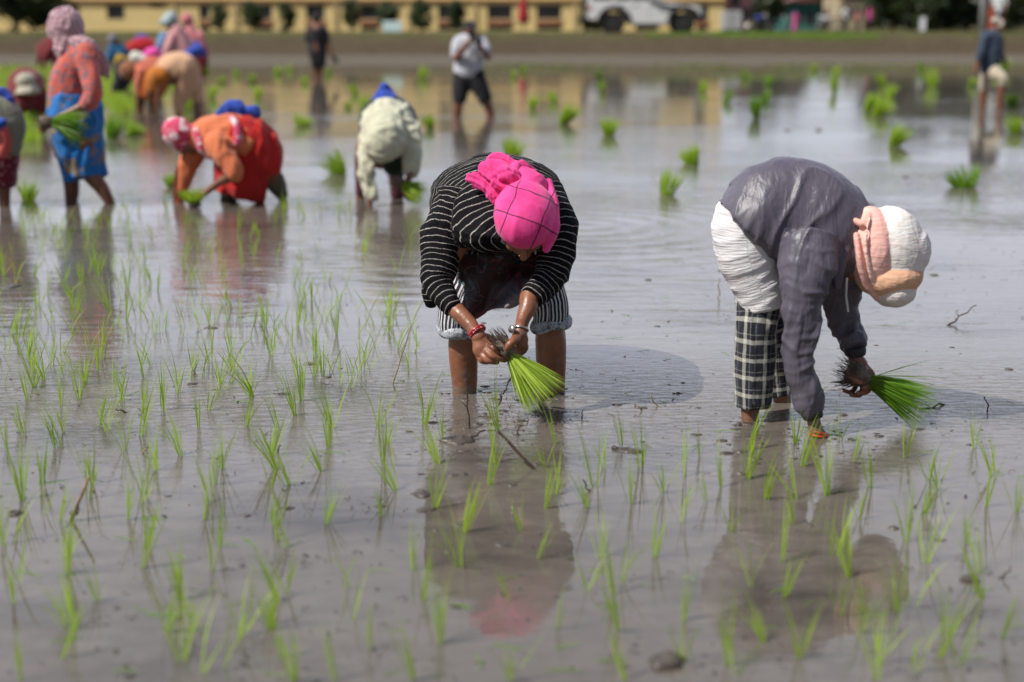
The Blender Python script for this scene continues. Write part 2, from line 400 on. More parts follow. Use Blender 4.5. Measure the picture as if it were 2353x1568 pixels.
for (px, py, k, amp, fall) in ((1066, 900, 95, .0065, 3.2), (1270, 905, 88, .0065, 3.2), (1725, 968, 90, .0065, 3.2), (1880, 1003, 120, .003, 4), (1150, 945, 150, .002, 5),
                               (163, 468, 38, .006, 1.2), (255, 468, 36, .005, 1.2), (410, 470, 40, .006, 1.1), (650, 466, 34, .007, .9), (850, 466, 36, .007, .9), (1330, 520, 26, .045, .5), (1090, 268, 14, .02, .35)):
    q = gr(px, py)
    dx = m.math('SUBTRACT', c[0], q.x); dy = m.math('SUBTRACT', c[1], q.y)
    r = m.math('SQRT', m.math('ADD', m.math('MULTIPLY', dx, dx), m.math('MULTIPLY', dy, dy)))
    w = m.math('MULTIPLY', m.math('SINE', m.math('MULTIPLY', m.math('ADD', r, m.math('MULTIPLY', rip2, .03)), k)), m.math('EXPONENT', m.math('MULTIPLY', r, -fall)))
    h = m.math('ADD', h, m.math('MULTIPLY', w, amp))
m.p(Base_Color=base, Roughness=m.ramp(m.noise(o, 5, 4, .6), [(.4, .02), (.75, .07)]), IOR=1.33, Normal=m.bump(h, 1.0, .035)); m.b.inputs['Specular IOR Level'].default_value = .5
tag(mesh('water', [(-50, -18, 0), (50, -18, 0), (50, 52, 0), (-50, 52, 0)], [(0, 1, 2, 3)], m.m), kind='structure')

# ---------------------------------------------------------------- blades of rice and grass
def blade(V, Fc, p, dirv, ln, w, bend, rng, seg=4):
    """a narrow folded leaf that tapers to its tip"""
    d = Vector(dirv).normalized(); hz = Vector((d.x, d.y, 0))
    if hz.length < .05: a = rng.random() * 6.28; hz = Vector((math.cos(a), math.sin(a), 0))
    hz.normalize(); a = rng.random() * 3.14; sv = Vector((math.cos(a), math.sin(a), 0)); sv = (sv - d * sv.dot(d)).normalized()
    q = Vector(p); n = len(V); st = ln / seg
    for i in range(seg + 1):
        t = i / seg; ww = w * (.55 + .9 * t if t < .5 else 1.0 - (t - .5) * 1.9) * .5
        V.append(q - sv * ww); V.append(q + sv * ww)
        dd = (d + hz * (bend * t * 1.3) - Vector((0, 0, 1)) * (bend * t * t * .9)).normalized(); q = q + dd * st
    for i in range(seg): Fc.append((n + 2 * i, n + 2 * i + 1, n + 2 * i + 3, n + 2 * i + 2))
def tuft_mesh(seed, nb, ln, w, spread, bend, lean=(0, 0)):
    r = random.Random(seed); V = []; Fc = []
    for i in range(nb):
        a = r.random() * 6.28; s = abs(r.gauss(0, spread)); b = Vector((math.cos(a) * .008 * r.random(), math.sin(a) * .008 * r.random(), -.02))
        blade(V, Fc, b, (math.cos(a) * s + lean[0], math.sin(a) * s + lean[1], 1), ln * r.uniform(.55, 1.1), w * r.uniform(.7, 1.25), bend * r.uniform(.1, 1.6), r)
    me = bpy.data.meshes.new('rice_tuft'); me.from_pydata([tuple(v) for v in V], [], Fc); me.materials.append(RICE); me.polygons.foreach_set('use_smooth', [True] * len(Fc)); return me
TUFTS = [tuft_mesh(i, 5 + (i * 7) % 8, .20 + .014 * (i % 5), .0039, .10 + .05 * (i % 4), .06 + .09 * (i % 4), (((i * 5) % 7 - 3) * .07, ((i * 3) % 5 - 2) * .05)) for i in range(16)]
ZL = [(140,130),(172,62),(105,295),(128,298),(35,375),(280,370),(315,372),(320,290),(310,160),(400,128),(430,50),(580,110),(610,135),(630,140),(510,255),(548,288),(640,382),(718,310),(740,228),(795,490),(110,640),(205,550),(218,548),(470,560),(450,632),(655,740),(730,600),(715,650),(745,880),(905,95),(925,415),(1015,270),(1060,182),(1125,45),(1255,260),(1295,112),(1275,110),(1130,480),(1095,560),(1075,648),(1080,998),(1120,880),(1410,475),(1385,415),(1388,578),(1425,280),(1505,205),(1535,132),(1640,490),(1690,270),(1675,365),(1665,760),(1395,760),(1470,880),(1410,850),(1430,1160),(1385,1300),(1440,1440),(715,985),(330,930),(345,1010),(300,750),(75,1165),(15,770),(5,870),(940,1150),(920,1150),(500,1155),(345,1290),(375,1305),(850,1310),(930,1465),(310,1450),(100,1560),(1500,1560),(1040,740),(1480,560),(835,180),(1555,20)]
ZM = [(35,272),(20,370),(275,255),(320,350),(300,455),(510,250),(600,340),(580,455),(885,285),(860,445),(1175,350),(1120,465),(835,560),(560,680),(290,720),(360,590),(710,800),(690,975),(1000,795),(1125,680),(1185,610),(1080,940),(945,1150),(1340,680),(1380,570),(1430,480),(1510,355),(1610,470),(1555,660),(1675,930),(1725,600),(1480,1120),(1410,940),(1830,520),(440,1000),(230,1400),(590,1370),(455,1560),(1500,1300),(1540,1560),(1830,1250),(1830,1450),(1175,1290),(60,1560),(950,1560),(500,1150)]
ZR = [(370,385),(615,350),(650,465),(130,420),(165,650),(230,575),(460,630),(370,525),(290,795),(780,615),(620,640),(610,760),(905,450),(840,330),(995,575),(945,735),(1175,425),(1520,378),(1335,585),(1300,545),(1625,520),(1580,670),(1265,705),(1190,850),(850,880),(545,955),(890,1030),(560,1130),(850,1235),(1135,1210),(975,1310),(1550,1020),(1480,860),(1280,960),(1570,1140),(1380,1320),(1350,1440),(270,1480),(455,1365),(640,1440),(1040,1560),(1660,1340),(1440,1480),(1740,700)]
ZU = [(75,985),(115,1040),(245,1080),(175,1130),(200,1150),(340,1205),(300,1290),(230,1340),(500,880),(545,835),(480,740),(240,800),(265,790),(320,720),(150,320),(85,440),(230,590),(15,520),(15,590),(340,350),(390,380),(480,340),(510,230),(570,340),(590,260),(640,560),(660,590),(745,300),(750,560),(740,830),(880,380),(870,290),(1025,350),(1070,230),(975,620),(1015,640),(820,755),(860,680),(850,895),(700,1060),(680,1160),(660,1230),(970,1260),(1020,1200),(1035,1000),(1110,960),(1200,1380),(1295,1230),(1405,920),(1480,1320),(1560,820),(1555,1090),(1600,300),(1710,930),(1760,860),(1785,940),(1825,1130),(1850,220),(1860,480),(1640,560),(1500,600),(1330,440),(1240,560),(1280,640),(1390,470),(1710,460),(1460,900),(2000,930),(2040,940),(2265,990),(2125,1140),(2110,1270),(2170,1270),(2100,760),(2040,520),(2210,640),(2160,180),(2280,190),(2000,160),(2050,200),(1970,660),(1570,1260),(570,1320),(1900,160),(1420,1190),(940,1230),(560,640),(450,620),(1060,700),(1520,760),(1620,420),(300,230),(200,160),(420,290),(680,240),(800,200),(930,170),(980,480),(1120,150),(1750,330)]
pts = [(x * .4506, 861.8 + y * .4506) for x, y in ZL] + [(746.8 + x * .4507, 861.8 + y * .4507) for x, y in ZM] + [(1551 + x * .4506, 861.8 + y * .4506) for x, y in ZR] + [(x * .3418, 430.9 + y * .3418) for x, y in ZU]
rg = random.Random(5)
for i, (px, py) in enumerate(pts[:298]):
    g = gr(px, py); o = bpy.data.objects.new('rice_tuft', TUFTS[rg.randrange(16)]); COL.objects.link(o); o.location = g
    k = rg.uniform(.72, 1.12) * (.95 if py > 800 else .85); 
    if py > 1150: k *= .95
    o.scale = (k, k, k); o.rotation_euler = (rg.uniform(-.12, .12), rg.uniform(-.1, .22), rg.random() * 6.28)
    z_ = ('thin blurred tuft of planted rice behind the front rows, between standing woman and cream shirt' if py < 640 and px < 800 else 'thin tuft of planted rice at the left, between the far workers and the sharp rows' if py < 860 and px < 900 else
          'sharp tuft of young rice in the planted rows left of the striped woman' if py < 1150 and px < 960 else 'tuft of young rice in the left foreground of the planted rows' if px < 960 else
          'tuft of young rice standing in or beside the striped woman\'s reflection' if px < 1340 and py < 1330 else 'soft blurred tuft of young rice close to the camera at the bottom centre' if px < 1500 and py >= 1330 else
          'tuft of young rice between the two nearest workers\' reflections' if px < 1640 else 'tuft of young rice in the reflection of the person in the grey jacket' if px < 2010 else 'tuft of young rice at the lower right of the paddy')
    tag(o, z_, 'rice seedling', z_)

V = []; Fc = []
for i in range(340):                                        # the planted rows beyond the 298 single tufts above
    px, py = (rg.uniform(-30, 960), rg.uniform(490, 900)) if i < 230 else (rg.uniform(-30, 2380), rg.uniform(1000, 1560))
    if i >= 230 and (960 < px < 1330 or (px > 1330 and i % 3)): continue
    g = gr(px, py)
    if float(vn([[g.x * 2.2, g.y * 1.4, 4]])[0]) < -.15: continue
    for _ in range(rg.randrange(2, 6)): blade(V, Fc, g + Vector((rg.gauss(0, .008), rg.gauss(0, .008), -.01)), (rg.gauss(.06, .22), rg.gauss(0, .2), 1), rg.uniform(.09, .19), .0037, rg.random() * .6, rg)
tag(mesh('rice_seedlings', V, Fc, RICE, None), 'sparse single rice blades scattered between the planted tufts', 'rice seedlings', kind='stuff')
def bundle(name, V0, axis, ln, w, nb, spread, seed, label, cat='seedling bundle', group=None, roots=True, mat=None, rl=.05, rr=.02, bw=.0035, droop=.3, nr=60, tight=1.0):
    """a bunch of seedlings: leaves fan out along axis from V0, muddy roots on the other side"""
    r = random.Random(seed); ax = Vector(axis).normalized(); s1 = ax.orthogonal().normalized(); s2 = ax.cross(s1)
    t = thing(name, label, cat, V0, group); V = []; Fc = []
    for i in range(nb):
        a = r.random() * 6.28; q = math.sqrt(r.random()); off = s1 * math.cos(a) * q + s2 * math.sin(a) * q
        dd = ax + off * (spread * r.uniform(.7, 1.1)); L_ = ln * (r.uniform(.35, .8) if r.random() < .25 else r.uniform(.75, 1.12)); dd = (dd + Vector((r.gauss(0, 1), r.gauss(0, 1), r.gauss(0, 1))) * (.16 if r.random() < .12 else .035)).normalized()
        # droop bends to the ground
        V1 = len(V); st = L_ / 4; p = Vector(V0) + off * w; d = dd.normalized(); sv = d.cross(Vector((r.uniform(-1, 1), r.uniform(-1, 1), r.uniform(-1, 1)))).normalized(); b = droop * r.uniform(.2, 1.5)
        for k in range(5):
            tt = k / 4; ww = bw * (.7 + .6 * tt if tt < .5 else 1.0 - (tt - .5) * 1.9) * .5 * r.uniform(.9, 1.1)
            V.append(p - sv * ww); V.append(p + sv * ww); p = p + (d - Vector((0, 0, 1)) * b * tt).normalized() * st
        for k in range(4): Fc.append((V1 + 2 * k, V1 + 2 * k + 1, V1 + 2 * k + 3, V1 + 2 * k + 2))
    mesh('leaves', V, Fc, mat or RICE, t)
    if roots:
        mb = MB()
        core = ell(Vector(V0) - ax * rl * .35, ax, s1, (rr * 1.0, rr * .9, rl * .5)); P = np.array([tuple(v) for v in core['V']]); c0 = Vector(V0) - ax * rl * .35
        nz = vn(P * 90, seed) * .25; mb.add([c0 + (Vector(p) - c0) * (1 + float(k)) for p, k in zip(P, nz)], core['F'])
        for i in range(nr):
            a = r.random() * 6.28; q = math.sqrt(r.random()); off = s1 * math.cos(a) * q + s2 * math.sin(a) * q
            p = Vector(V0) + off * rr * .8 - ax * rl * .3; e = p - ax * rl * r.uniform(.5, 1.1) + off * rr * r.uniform(.3, 1.2) + Vector((0, 0, -.3 * rl * r.random()))
            mb.tube([p, (p + e) / 2 + s1 * r.uniform(-.15, .15) * rl, e], [.0016, .0013, .0005], 4)
        mb.build('roots', ROOT, t, True)
    return t
# ---------------------------------------------------------------- people
Y0 = 5.0
def at3(px, py, dy): return at(px, py, Y0 + dy)
def T(pts, col=(1, 1, 1), cap=1.0, side=None, n=24, sub=6, pid=0, u0=0):
    """limb or body section through photo points (x, y, depth offset, half width px[, half depth px])"""
    out = []
    for q in pts:
        p = at3(q[0], q[1], q[2]); k = mpp(p); out.append((p, q[3] * k, (q[4] if len(q) > 4 else q[3]) * k))
    return loft(out, n, sub, cap, side, col, pid, u0)
def E(px, py, dy, rx, rz, ry=None, tilt=0, col=(1, 1, 1), pid=0, n=20):
    p = at3(px, py, dy); k = mpp(p); up = Vector((math.sin(tilt), 0, math.cos(tilt)))
    return ell(p, up, (0, -1, 0), (rx * k, (ry or rx) * k, rz * k), col, n, pid)
def person(label, px, py, dy=0):
    p = at3(px, py, dy); p.z = 0
    return thing('person', label, 'person', p)
LIP = (1.25, .75, .75); DK = (.15, .12, .12)
def head(c, up, fwd, h=.225, simple=False):
    c = Vector(c); up = Vector(up).normalized(); fwd = Vector(fwd); fwd = (fwd - up * fwd.dot(up)).normalized(); s = fwd.cross(up); k = h / .225
    def e(du, df, ds, r, col=(1, 1, 1), n=14): return ell(c + up * du * k + fwd * df * k + s * ds * k, up, fwd, tuple(x * k for x in r), col, n)
    P = [e(.03, -.008, 0, (.074, .092, .084), n=20), e(-.035, .022, 0, (.056, .062, .075), n=20), e(-.092, .058, 0, (.022, .018, .016))]
    P.append(loft([(c + up * .018 * k + fwd * .080 * k, .008 * k, .008 * k), (c - up * .008 * k + fwd * .098 * k, .009 * k, .010 * k), (c - up * .028 * k + fwd * .106 * k, .013 * k, .011 * k)], 12, 3, 1, s))
    P += [e(.034, .078, .030, (.024, .010, .007)), e(.034, .078, -.030, (.024, .010, .007)), e(-.028, .060, .036, (.022, .018, .018)), e(-.028, .060, -.036, (.022, .018, .018)),
          e(-.052, .078, 0, (.023, .011, .005), LIP), e(-.062, .076, 0, (.019, .011, .006), LIP), e(.016, .072, .030, (.013, .010, .007), DK), e(.016, .072, -.030, (.013, .010, .007), DK),
          e(-.005, -.01, .076, (.008, .018, .032)), e(-.005, -.01, -.076, (.008, .018, .032))]
    return P
def folds(amp, scale=(9, 9, 4), seed=3, small=.35, rot=0):
    ca, sa = math.cos(rot), math.sin(rot)
    def f(P, SV):
        Q = np.stack([P[:, 0] * ca - P[:, 2] * sa, P[:, 1], P[:, 0] * sa + P[:, 2] * ca], 1)
        w = Q + .05 * np.stack([vn(Q * 6, 5), vn(Q * 6, 6), vn(Q * 6, 7)], 1)
        return amp * (ridge(w * np.array(scale), seed) - .35) + amp * small * (ridge(w * np.array(scale) * 2.3, seed + 9) - .3) + amp * .5 * vn(Q * 7, seed + 2)
    return f
def uvfolds(amp, lu, lv, seed=3, small=.4):
    """folds by the garment's own directions: lu = fold spacing around, lv = along"""
    def f(P, SV):
        Q = np.stack([SV[:, 0] / lu, SV[:, 1] / lv, SV[:, 2]], 1); Q = Q + .35 * np.stack([vn(P * 14, 5), vn(P * 14, 6), 0 * P[:, 0]], 1)
        return amp * (ridge(Q, seed) - .35) + amp * small * (ridge(Q * 2.1, seed + 9) - .3) + amp * .4 * vn(P * 9, seed + 1)
    return f
def both(*fs): return lambda P, SV: sum(f(P, SV) for f in fs)

# ---- woman in the pink headscarf --------------------------------------------------
Y0 = gr(1170, 900).y
t = person('woman in pink checked headscarf and black striped shirt, bending over with seedlings in both hands', 1165, 900)
def Z2(x, y, dy, r): return (919.2 + x * .2747, 603.2 + y * .2747, dy, r)
B = [T([(1068, 1010, .02, 20), (1066, 930, .0, 25), (1068, 895, 0, 28), (1065, 830, -.01, 33), (1064, 785, -.02, 34), (1060, 745, -.02, 28), (1075, 670, .06, 38), (1105, 580, .22, 36)]),
     T([(1267, 1010, .02, 20), (1268, 930, 0, 28), (1267, 890, 0, 31), (1266, 820, -.01, 35), (1265, 770, -.02, 35), (1262, 730, -.02, 28), (1240, 660, .06, 38), (1210, 580, .22, 36)]),
     T([(1150, 540, .30, 100, 80), (1155, 470, .12, 95, 60), (1170, 490, -.08, 100, 55), (1180, 530, -.17, 85, 45)], side=(1, 0, 0)),
     T([(1185, 530, -.14, 34), (1196, 530, -.22, 30), (1204, 520, -.28, 34)], side=(1, 0, 0)),
     # right arm and left arm of the woman (left and right in the picture)
     T([(1060, 530, -.15, 40), (1020, 600, -.19, 32), (1008, 655, -.22, 27), (1036, 700, -.28, 21), Z2(500, 430, -.32, 19), Z2(580, 510, -.35, 17), Z2(625, 575, -.37, 16), Z2(655, 620, -.38, 18)]),
     T([(1270, 540, -.15, 36), (1278, 600, -.18, 32), (1255, 645, -.22, 28), (1221, 680, -.28, 25), Z2(1070, 380, -.32, 21), Z2(1035, 460, -.34, 17), Z2(1015, 530, -.35, 15), Z2(1000, 600, -.36, 18)]),
     # palm of the hand on the left, then its fingers and thumb
     T([Z2(648, 600, -.375, 15), (*Z2(670, 660, -.39, 19)[:4], 11), (*Z2(690, 715, -.40, 24)[:4], 11), (*Z2(705, 750, -.405, 22)[:4], 9)]),
     T([Z2(735, 690, -.395, 8), Z2(775, 715, -.425, 7), Z2(812, 745, -.42, 6.3), Z2(858, 762, -.40, 5)]),
     T([Z2(705, 720, -.40, 8.2), Z2(755, 770, -.43, 7.4), Z2(812, 800, -.43, 6.6), Z2(878, 822, -.41, 5)]),
     T([Z2(672, 745, -.40, 7.8), Z2(718, 812, -.425, 7), Z2(762, 832, -.425, 6.4), Z2(815, 838, -.41, 5)]),
     T([Z2(640, 750, -.39, 7), Z2(674, 815, -.41, 6.4), Z2(702, 835, -.41, 5.6), Z2(745, 838, -.40, 4.6)]),
     T([Z2(690, 615, -.37, 10), Z2(745, 640, -.36, 9), Z2(800, 690, -.37, 7.6), Z2(856, 738, -.385, 5.6)]),
     # palm and digits of the other hand
     T([Z2(1000, 590, -.36, 15), (*Z2(1002, 640, -.365, 20)[:4], 12), (*Z2(1005, 690, -.37, 18)[:4], 10)]),
     T([Z2(985, 620, -.375, 11), Z2(950, 655, -.41, 10), Z2(912, 695, -.425, 8.5), Z2(880, 738, -.42, 6)]),
     T([Z2(1035, 665, -.365, 8), Z2(1048, 715, -.35, 7.5), Z2(1020, 755, -.32, 6.5), Z2(980, 765, -.31, 5)]),
     T([Z2(1012, 680, -.36, 8), Z2(1022, 738, -.34, 7.3), Z2(990, 775, -.31, 6.4), Z2(950, 775, -.30, 5)]),
     T([Z2(992, 690, -.36, 8), Z2(995, 745, -.33, 7), Z2(962, 772, -.305, 6), Z2(925, 768, -.30, 5)]),
     T([Z2(972, 690, -.355, 7), Z2(968, 738, -.32, 6.2), Z2(940, 760, -.30, 5.4), Z2(908, 752, -.295, 4.4)])]
hc = at3(1202, 518, -.29); B += head(hc, (-.05, -.80, .60), (.0, -.62, -.80), .232)
fuse('body', B, SKIN_MUD, t, .0032, 2, lambda P, SV: .0006 * ridge(P * 160, 4) + .0008 * vn(P * 60, 3))
shirt = cloth('black_striped_cotton', (.006, .0055, .008), .85, 'ring', (.50, .48, .43), .0215, .050, spec=.12, wrk=.6, sheen=.0, fold=26)
parts = [T([(1128, 640, .40, 128, 70), (1135, 560, .42, 140, 104), (1140, 490, .26, 152, 124), (1146, 468, .08, 160, 114), (1158, 492, -.08, 154, 92), (1170, 528, -.19, 128, 62), (1190, 545, -.25, 66, 34)], side=(1, 0, 0), cap=.5, n=48, sub=12),
         T([(1062, 470, -.06, 66), (1022, 540, -.15, 56), (1012, 600, -.20, 47), (1006, 648, -.235, 40), (1024, 688, -.28, 30), (1042, 712, -.305, 25)], pid=1, cap=.15, n=32, sub=12, u0=.011),
         T([(1240, 450, -.06, 62), (1277, 520, -.14, 50), (1279, 590, -.19, 42), (1262, 640, -.23, 38), (1238, 668, -.27, 33), (1222, 684, -.30, 30)], pid=2, cap=.15, n=32, sub=12, u0=.005),
         T([(1010, 560, .04, 46, 26), (1000, 620, .05, 30, 16), (994, 665, .05, 20, 9), (990, 702, .05, 9, 5)], pid=3, cap=.3, n=24)]
sh = fuse('shirt', parts, shirt, t, .0042, 5, both(folds(.0075, (5, 5, 11), 3, .4, .5), uvfolds(.004, .20, .035, 12)))
# tied-up dark shawl with stitched flowers hanging between the arms
m = Mat('sheer_maroon_shawl'); o = m.obj(); n_ = m.noise(o, 14, 3)
b_ = m.mix(m.ramp(m.attr('col', 'Fac'), [(0.0, 0.0), (1.0, 1.0)]), (.030, .007, .010), (.24, .20, .225))
vv = m.vor(m.scale(o, (1, .2, 1)), 17, 'DISTANCE_TO_EDGE'); b_ = m.mix(m.ramp(m.math('ABSOLUTE', m.math('SUBTRACT', m.noise(m.scale(o, (1, 0, 1)), 9, 1, .4, 1.6), .5)), [(.012, .75), (.022, 0.0)]), b_, (.20, .03, .07))
b_ = m.mix(m.ramp(m.math('ABSOLUTE', m.math('SUBTRACT', m.noise(m.scale(o, (1, 0, 1), (0, 0, 1)), 11, 1, .4, 1.9), .46)), [(.010, .7), (.02, 0.0)]), b_, (.03, .14, .16))
m.p(Base_Color=b_, Roughness=.8, Normal=m.bump(n_, .5, .02)); SHAWL = m.m
V = []; Fc = []; cl = []; n_i, n_j = 30, 20
for j in range(n_j + 1):
    for i in range(n_i + 1):
        u, v = i / n_i, j / n_j
        x = (1 - u) * (1052 + 2 * v) + u * (1286 - 88 * v ** 1.8); y = 585 + v * (150 - 44 * u ** 1.5) + 6 * math.sin(u * 9) * v
        V.append(at3(x, y, -.10 + .05 * math.sin(u * 11 + v * 3) + .08 * v * (1 - v))); cl.append(min(1, max(0, (v - .42) * 5)) * min(1, max(0, (u - .34) * 14)))
for j in range(n_j):
    for i in range(n_i): a = j * (n_i + 1) + i; Fc.append((a, a + 1, a + n_i + 2, a + n_i + 1))
o = mesh('shawl', V, Fc, SHAWL, t); ca = o.data.attributes.new('col', 'FLOAT_COLOR', 'POINT'); ca.data.foreach_set('color', np.array([[c, c, c, 1] for c in cl]).ravel())
sm = o.modifiers.new('solid', 'SOLIDIFY'); sm.thickness = .004; o['label'] = 'dark sheer shawl stitched with flowers'
trs = cloth('striped_trouser_cotton', (.014, .014, .022), .8, 'long', (.62, .62, .66), .020, .19, wrk=.5)
fuse('trousers', [T([(1140, 560, .26, 110, 80), (1095, 610, .16, 62), (1056, 690, .0, 46), (1045, 735, -.03, 41), (1045, 768, -.03, 38)], cap=.2, n=36, sub=10), T([(1175, 560, .26, 110, 80), (1215, 600, .16, 62), (1256, 680, .0, 46), (1264, 720, -.03, 42), (1262, 748, -.03, 39)], cap=.2, n=36, sub=10, pid=1)],
     trs, t, .005, 4, uvfolds(.004, .04, .12, 5))
den = cloth('rolled_denim_cuff', (.10, .13, .20), .9, 'check', (.50, .52, .56), .03, .28, wrk=.8)
for (cx, cy, rx, tl) in ((1046, 760, 33, .10), (1264, 742, 36, -.16)):
    parts = []
    for k in range(14):
        a0, a1 = k * math.tau / 14, (k + 1.3) * math.tau / 14
        parts.append(T([(cx + rx * math.cos(a), cy + rx * .28 * math.sin(-a) * -1 + tl * rx * math.cos(a) * 1.0 + 3 * math.sin(3 * a), -.03 - .060 * math.sin(a), 13 + 3 * math.sin(a * 3 + cx), 12 + 3 * math.sin(a * 5)) for a in (a0, (a0 + a1) / 2, a1)], n=12, sub=3))
    fuse('rolled_cuff', parts, den, t, .0045, 3, folds(.004, (24, 24, 24), 8))
# headscarf: cap + loose wrapped tail on the side + knot with its loops
m = Mat('pink_checked_cotton'); o = m.obj(); sv = m.sep(m.attr('sv')); n1 = m.noise(o, 12, 3)
b_ = m.ramp(n1, [(.3, (.74, .040, .23)), (.7, (.87, .082, .32))]); j1 = m.math('MULTIPLY', m.math('SUBTRACT', m.noise(o, 9, 1), .5), .05)
oc = m.sep(o); xp_ = at3(1165.4, 489.6, -.40) - t.location; zc_ = m.math('ADD', oc[2], m.math('MULTIPLY', oc[1], .22)); z0c = xp_.z + .22 * xp_.y
ga = m.math('SUBTRACT', m.math('MULTIPLY', oc[0], .93), m.math('MULTIPLY', zc_, .37)); gb_ = m.math('ADD', m.math('MULTIPLY', oc[0], .37), m.math('MULTIPLY', zc_, .93)); j1 = m.math('MULTIPLY', j1, .5)
g_ = m.math('MAXIMUM', m.line(m.math('ADD', ga, m.math('ADD', j1, 11.5 - (xp_.x * .93 - z0c * .37) + .0575 - .0 - (11.5 % .115))), .115, .021), m.line(m.math('ADD', gb_, m.math('ADD', j1, 10 - (xp_.x * .37 + z0c * .93) + .05)), .10, .024))
b_ = m.mix(m.math('MULTIPLY', m.math('MULTIPLY', g_, .92), m.math('LESS_THAN', sv[2], 5.0)), b_, (.06, .015, .05)); m.p(Base_Color=b_, Roughness=.8); m.b.inputs['Sheen Weight'].default_value = .15
m.b.inputs['Specular IOR Level'].default_value = .2; m.p(Normal=m.bump(m.math('ADD', m.noise(m.scale(o, (1, 1, .3)), 40, 4, .6, .5), m.math('MULTIPLY', m.noise(o, 650, 1), .12)), .35, .008)); PINK = m.m
hc2 = at3(1206, 494, -.30); kx = mpp(hc2); upv = Vector((-.05, -.72, .69)); fw = Vector((0, -.69, -.72))
parts = [ell(hc2, upv, fw, (73 * kx, 88 * kx, 66 * kx), n=40),
         T([(1212, 435, -.22, 50, 44), (1190, 412, -.20, 36, 34), (1166, 408, -.20, 26, 26)], n=24, pid=10),
         T([(1262, 420, -.20, 10, 14), (1274, 470, -.26, 12, 22), (1272, 530, -.32, 14, 24), (1255, 572, -.33, 11, 17)], n=20, pid=3)]
fuse('headscarf', parts, PINK, t, .0034, 5, folds(.0045, (5, 5, 16), 31, .5, .9))
parts = [T([(1188, 432, -.22, 22, 18), (1150, 446, -.22, 24, 16), (1120, 428, -.21, 20, 12), (1086, 414, -.20, 20, 9), (1080, 417, -.20, 10, 6)], n=16, pid=10),
         T([(1130, 432, -.205, 18, 10), (1142, 452, -.22, 22, 12), (1160, 458, -.23, 12, 12)], n=16, pid=10),
         T([(1180, 412, -.23, 24, 14), (1150, 396, -.23, 26, 15), (1118, 384, -.21, 24, 12), (1112, 376, -.20, 15, 8)], n=16, pid=10),
         T([(1196, 400, -.20, 14, 12), (1174, 380, -.19, 17, 12), (1142, 366, -.18, 16, 9), (1122, 368, -.18, 8, 6)], n=16, pid=10),
         T([(1226, 396, -.19, 9, 9), (1200, 382, -.20, 14, 10), (1176, 396, -.23, 18, 12)], n=14, pid=10),
         T([(1135, 405, -.235, 10, 9), (1160, 392, -.25, 12, 10), (1185, 402, -.25, 12, 9), (1188, 422, -.25, 10, 9), (1160, 432, -.25, 11, 9), (1136, 420, -.245, 9, 8)], n=12, pid=10),
         T([(1150, 408, -.255, 8, 7), (1170, 404, -.265, 9, 8), (1176, 416, -.262, 8, 7)], n=12, pid=10)]
o = fuse('headscarf_knot', parts, PINK, t, .003, 8, both(folds(.0055, (10, 10, 62), 41, .6, .5), folds(.004, (60, 20, 12), 45, .4, -.3)), 1)
def ring(cx, cy, dy, axis, R, r, name, mat, par, n=26):
    c = at3(cx, cy, dy); k = mpp(c); ax = Vector(axis).normalized(); a = ax.orthogonal().normalized(); b = ax.cross(a); mb = MB()
    pts_ = [c + (a * math.cos(q) + b * math.sin(q)) * R * k for q in [i * math.tau / n for i in range(n + 1)]]
    mb.tube(pts_, [r * k] * (n + 1), 10); return mb.build(name, mat, par, True), pts_
m = Mat('red_beaded_bangle'); o = m.obj(); d = m.vor(o, 120); m.p(Base_Color=m.mix(m.ramp(d, [(.25, 1.0), (.32, 0.0)]), (.42, .008, .03), (.8, .7, .6)), Roughness=.25); BANG = m.m
ax1 = at3(*Z2(680, 640, -.38, 1)[:3]) - at3(*Z2(560, 490, -.34, 1)[:3])
for k_, q_ in enumerate(((640, 575), (650, 588))): ring(919.2 + q_[0] * .2747, 603.2 + q_[1] * .2747, -.375, ax1, 19.5, 3.2, 'bangle', BANG, t)
METAL = plain('steel', (.5, .48, .45), .3, .2, 90, metal=.9)
ax2 = at3(*Z2(1000, 620, -.37, 1)[:3]) - at3(*Z2(1020, 500, -.34, 1)[:3])
wt = ring(919.2 + 1008 * .2747, 603.2 + 560 * .2747, -.356, ax2, 17.5, 2.4, 'wristwatch', METAL, t)[0]
p_ = at3(919.2 + 935 * .2747, 603.2 + 560 * .2747, -.39); MB().cyl(p_, (p_ - at3(919.2 + 1008 * .2747, 603.2 + 560 * .2747, -.356)), .013, .008).build('watch_case', METAL, t, True)
MB().add(*(lambda e_: (e_['V'], e_['F']))(ell(at3(919.2 + 1290 * .2747 - 80, 588, -.395), (0, 0, 1), (0, 1, 0), (.002,) * 3, n=8))).build('nose_stud', plain('gold', (.8, .5, .15), .25, .1, metal=.9), t, True)

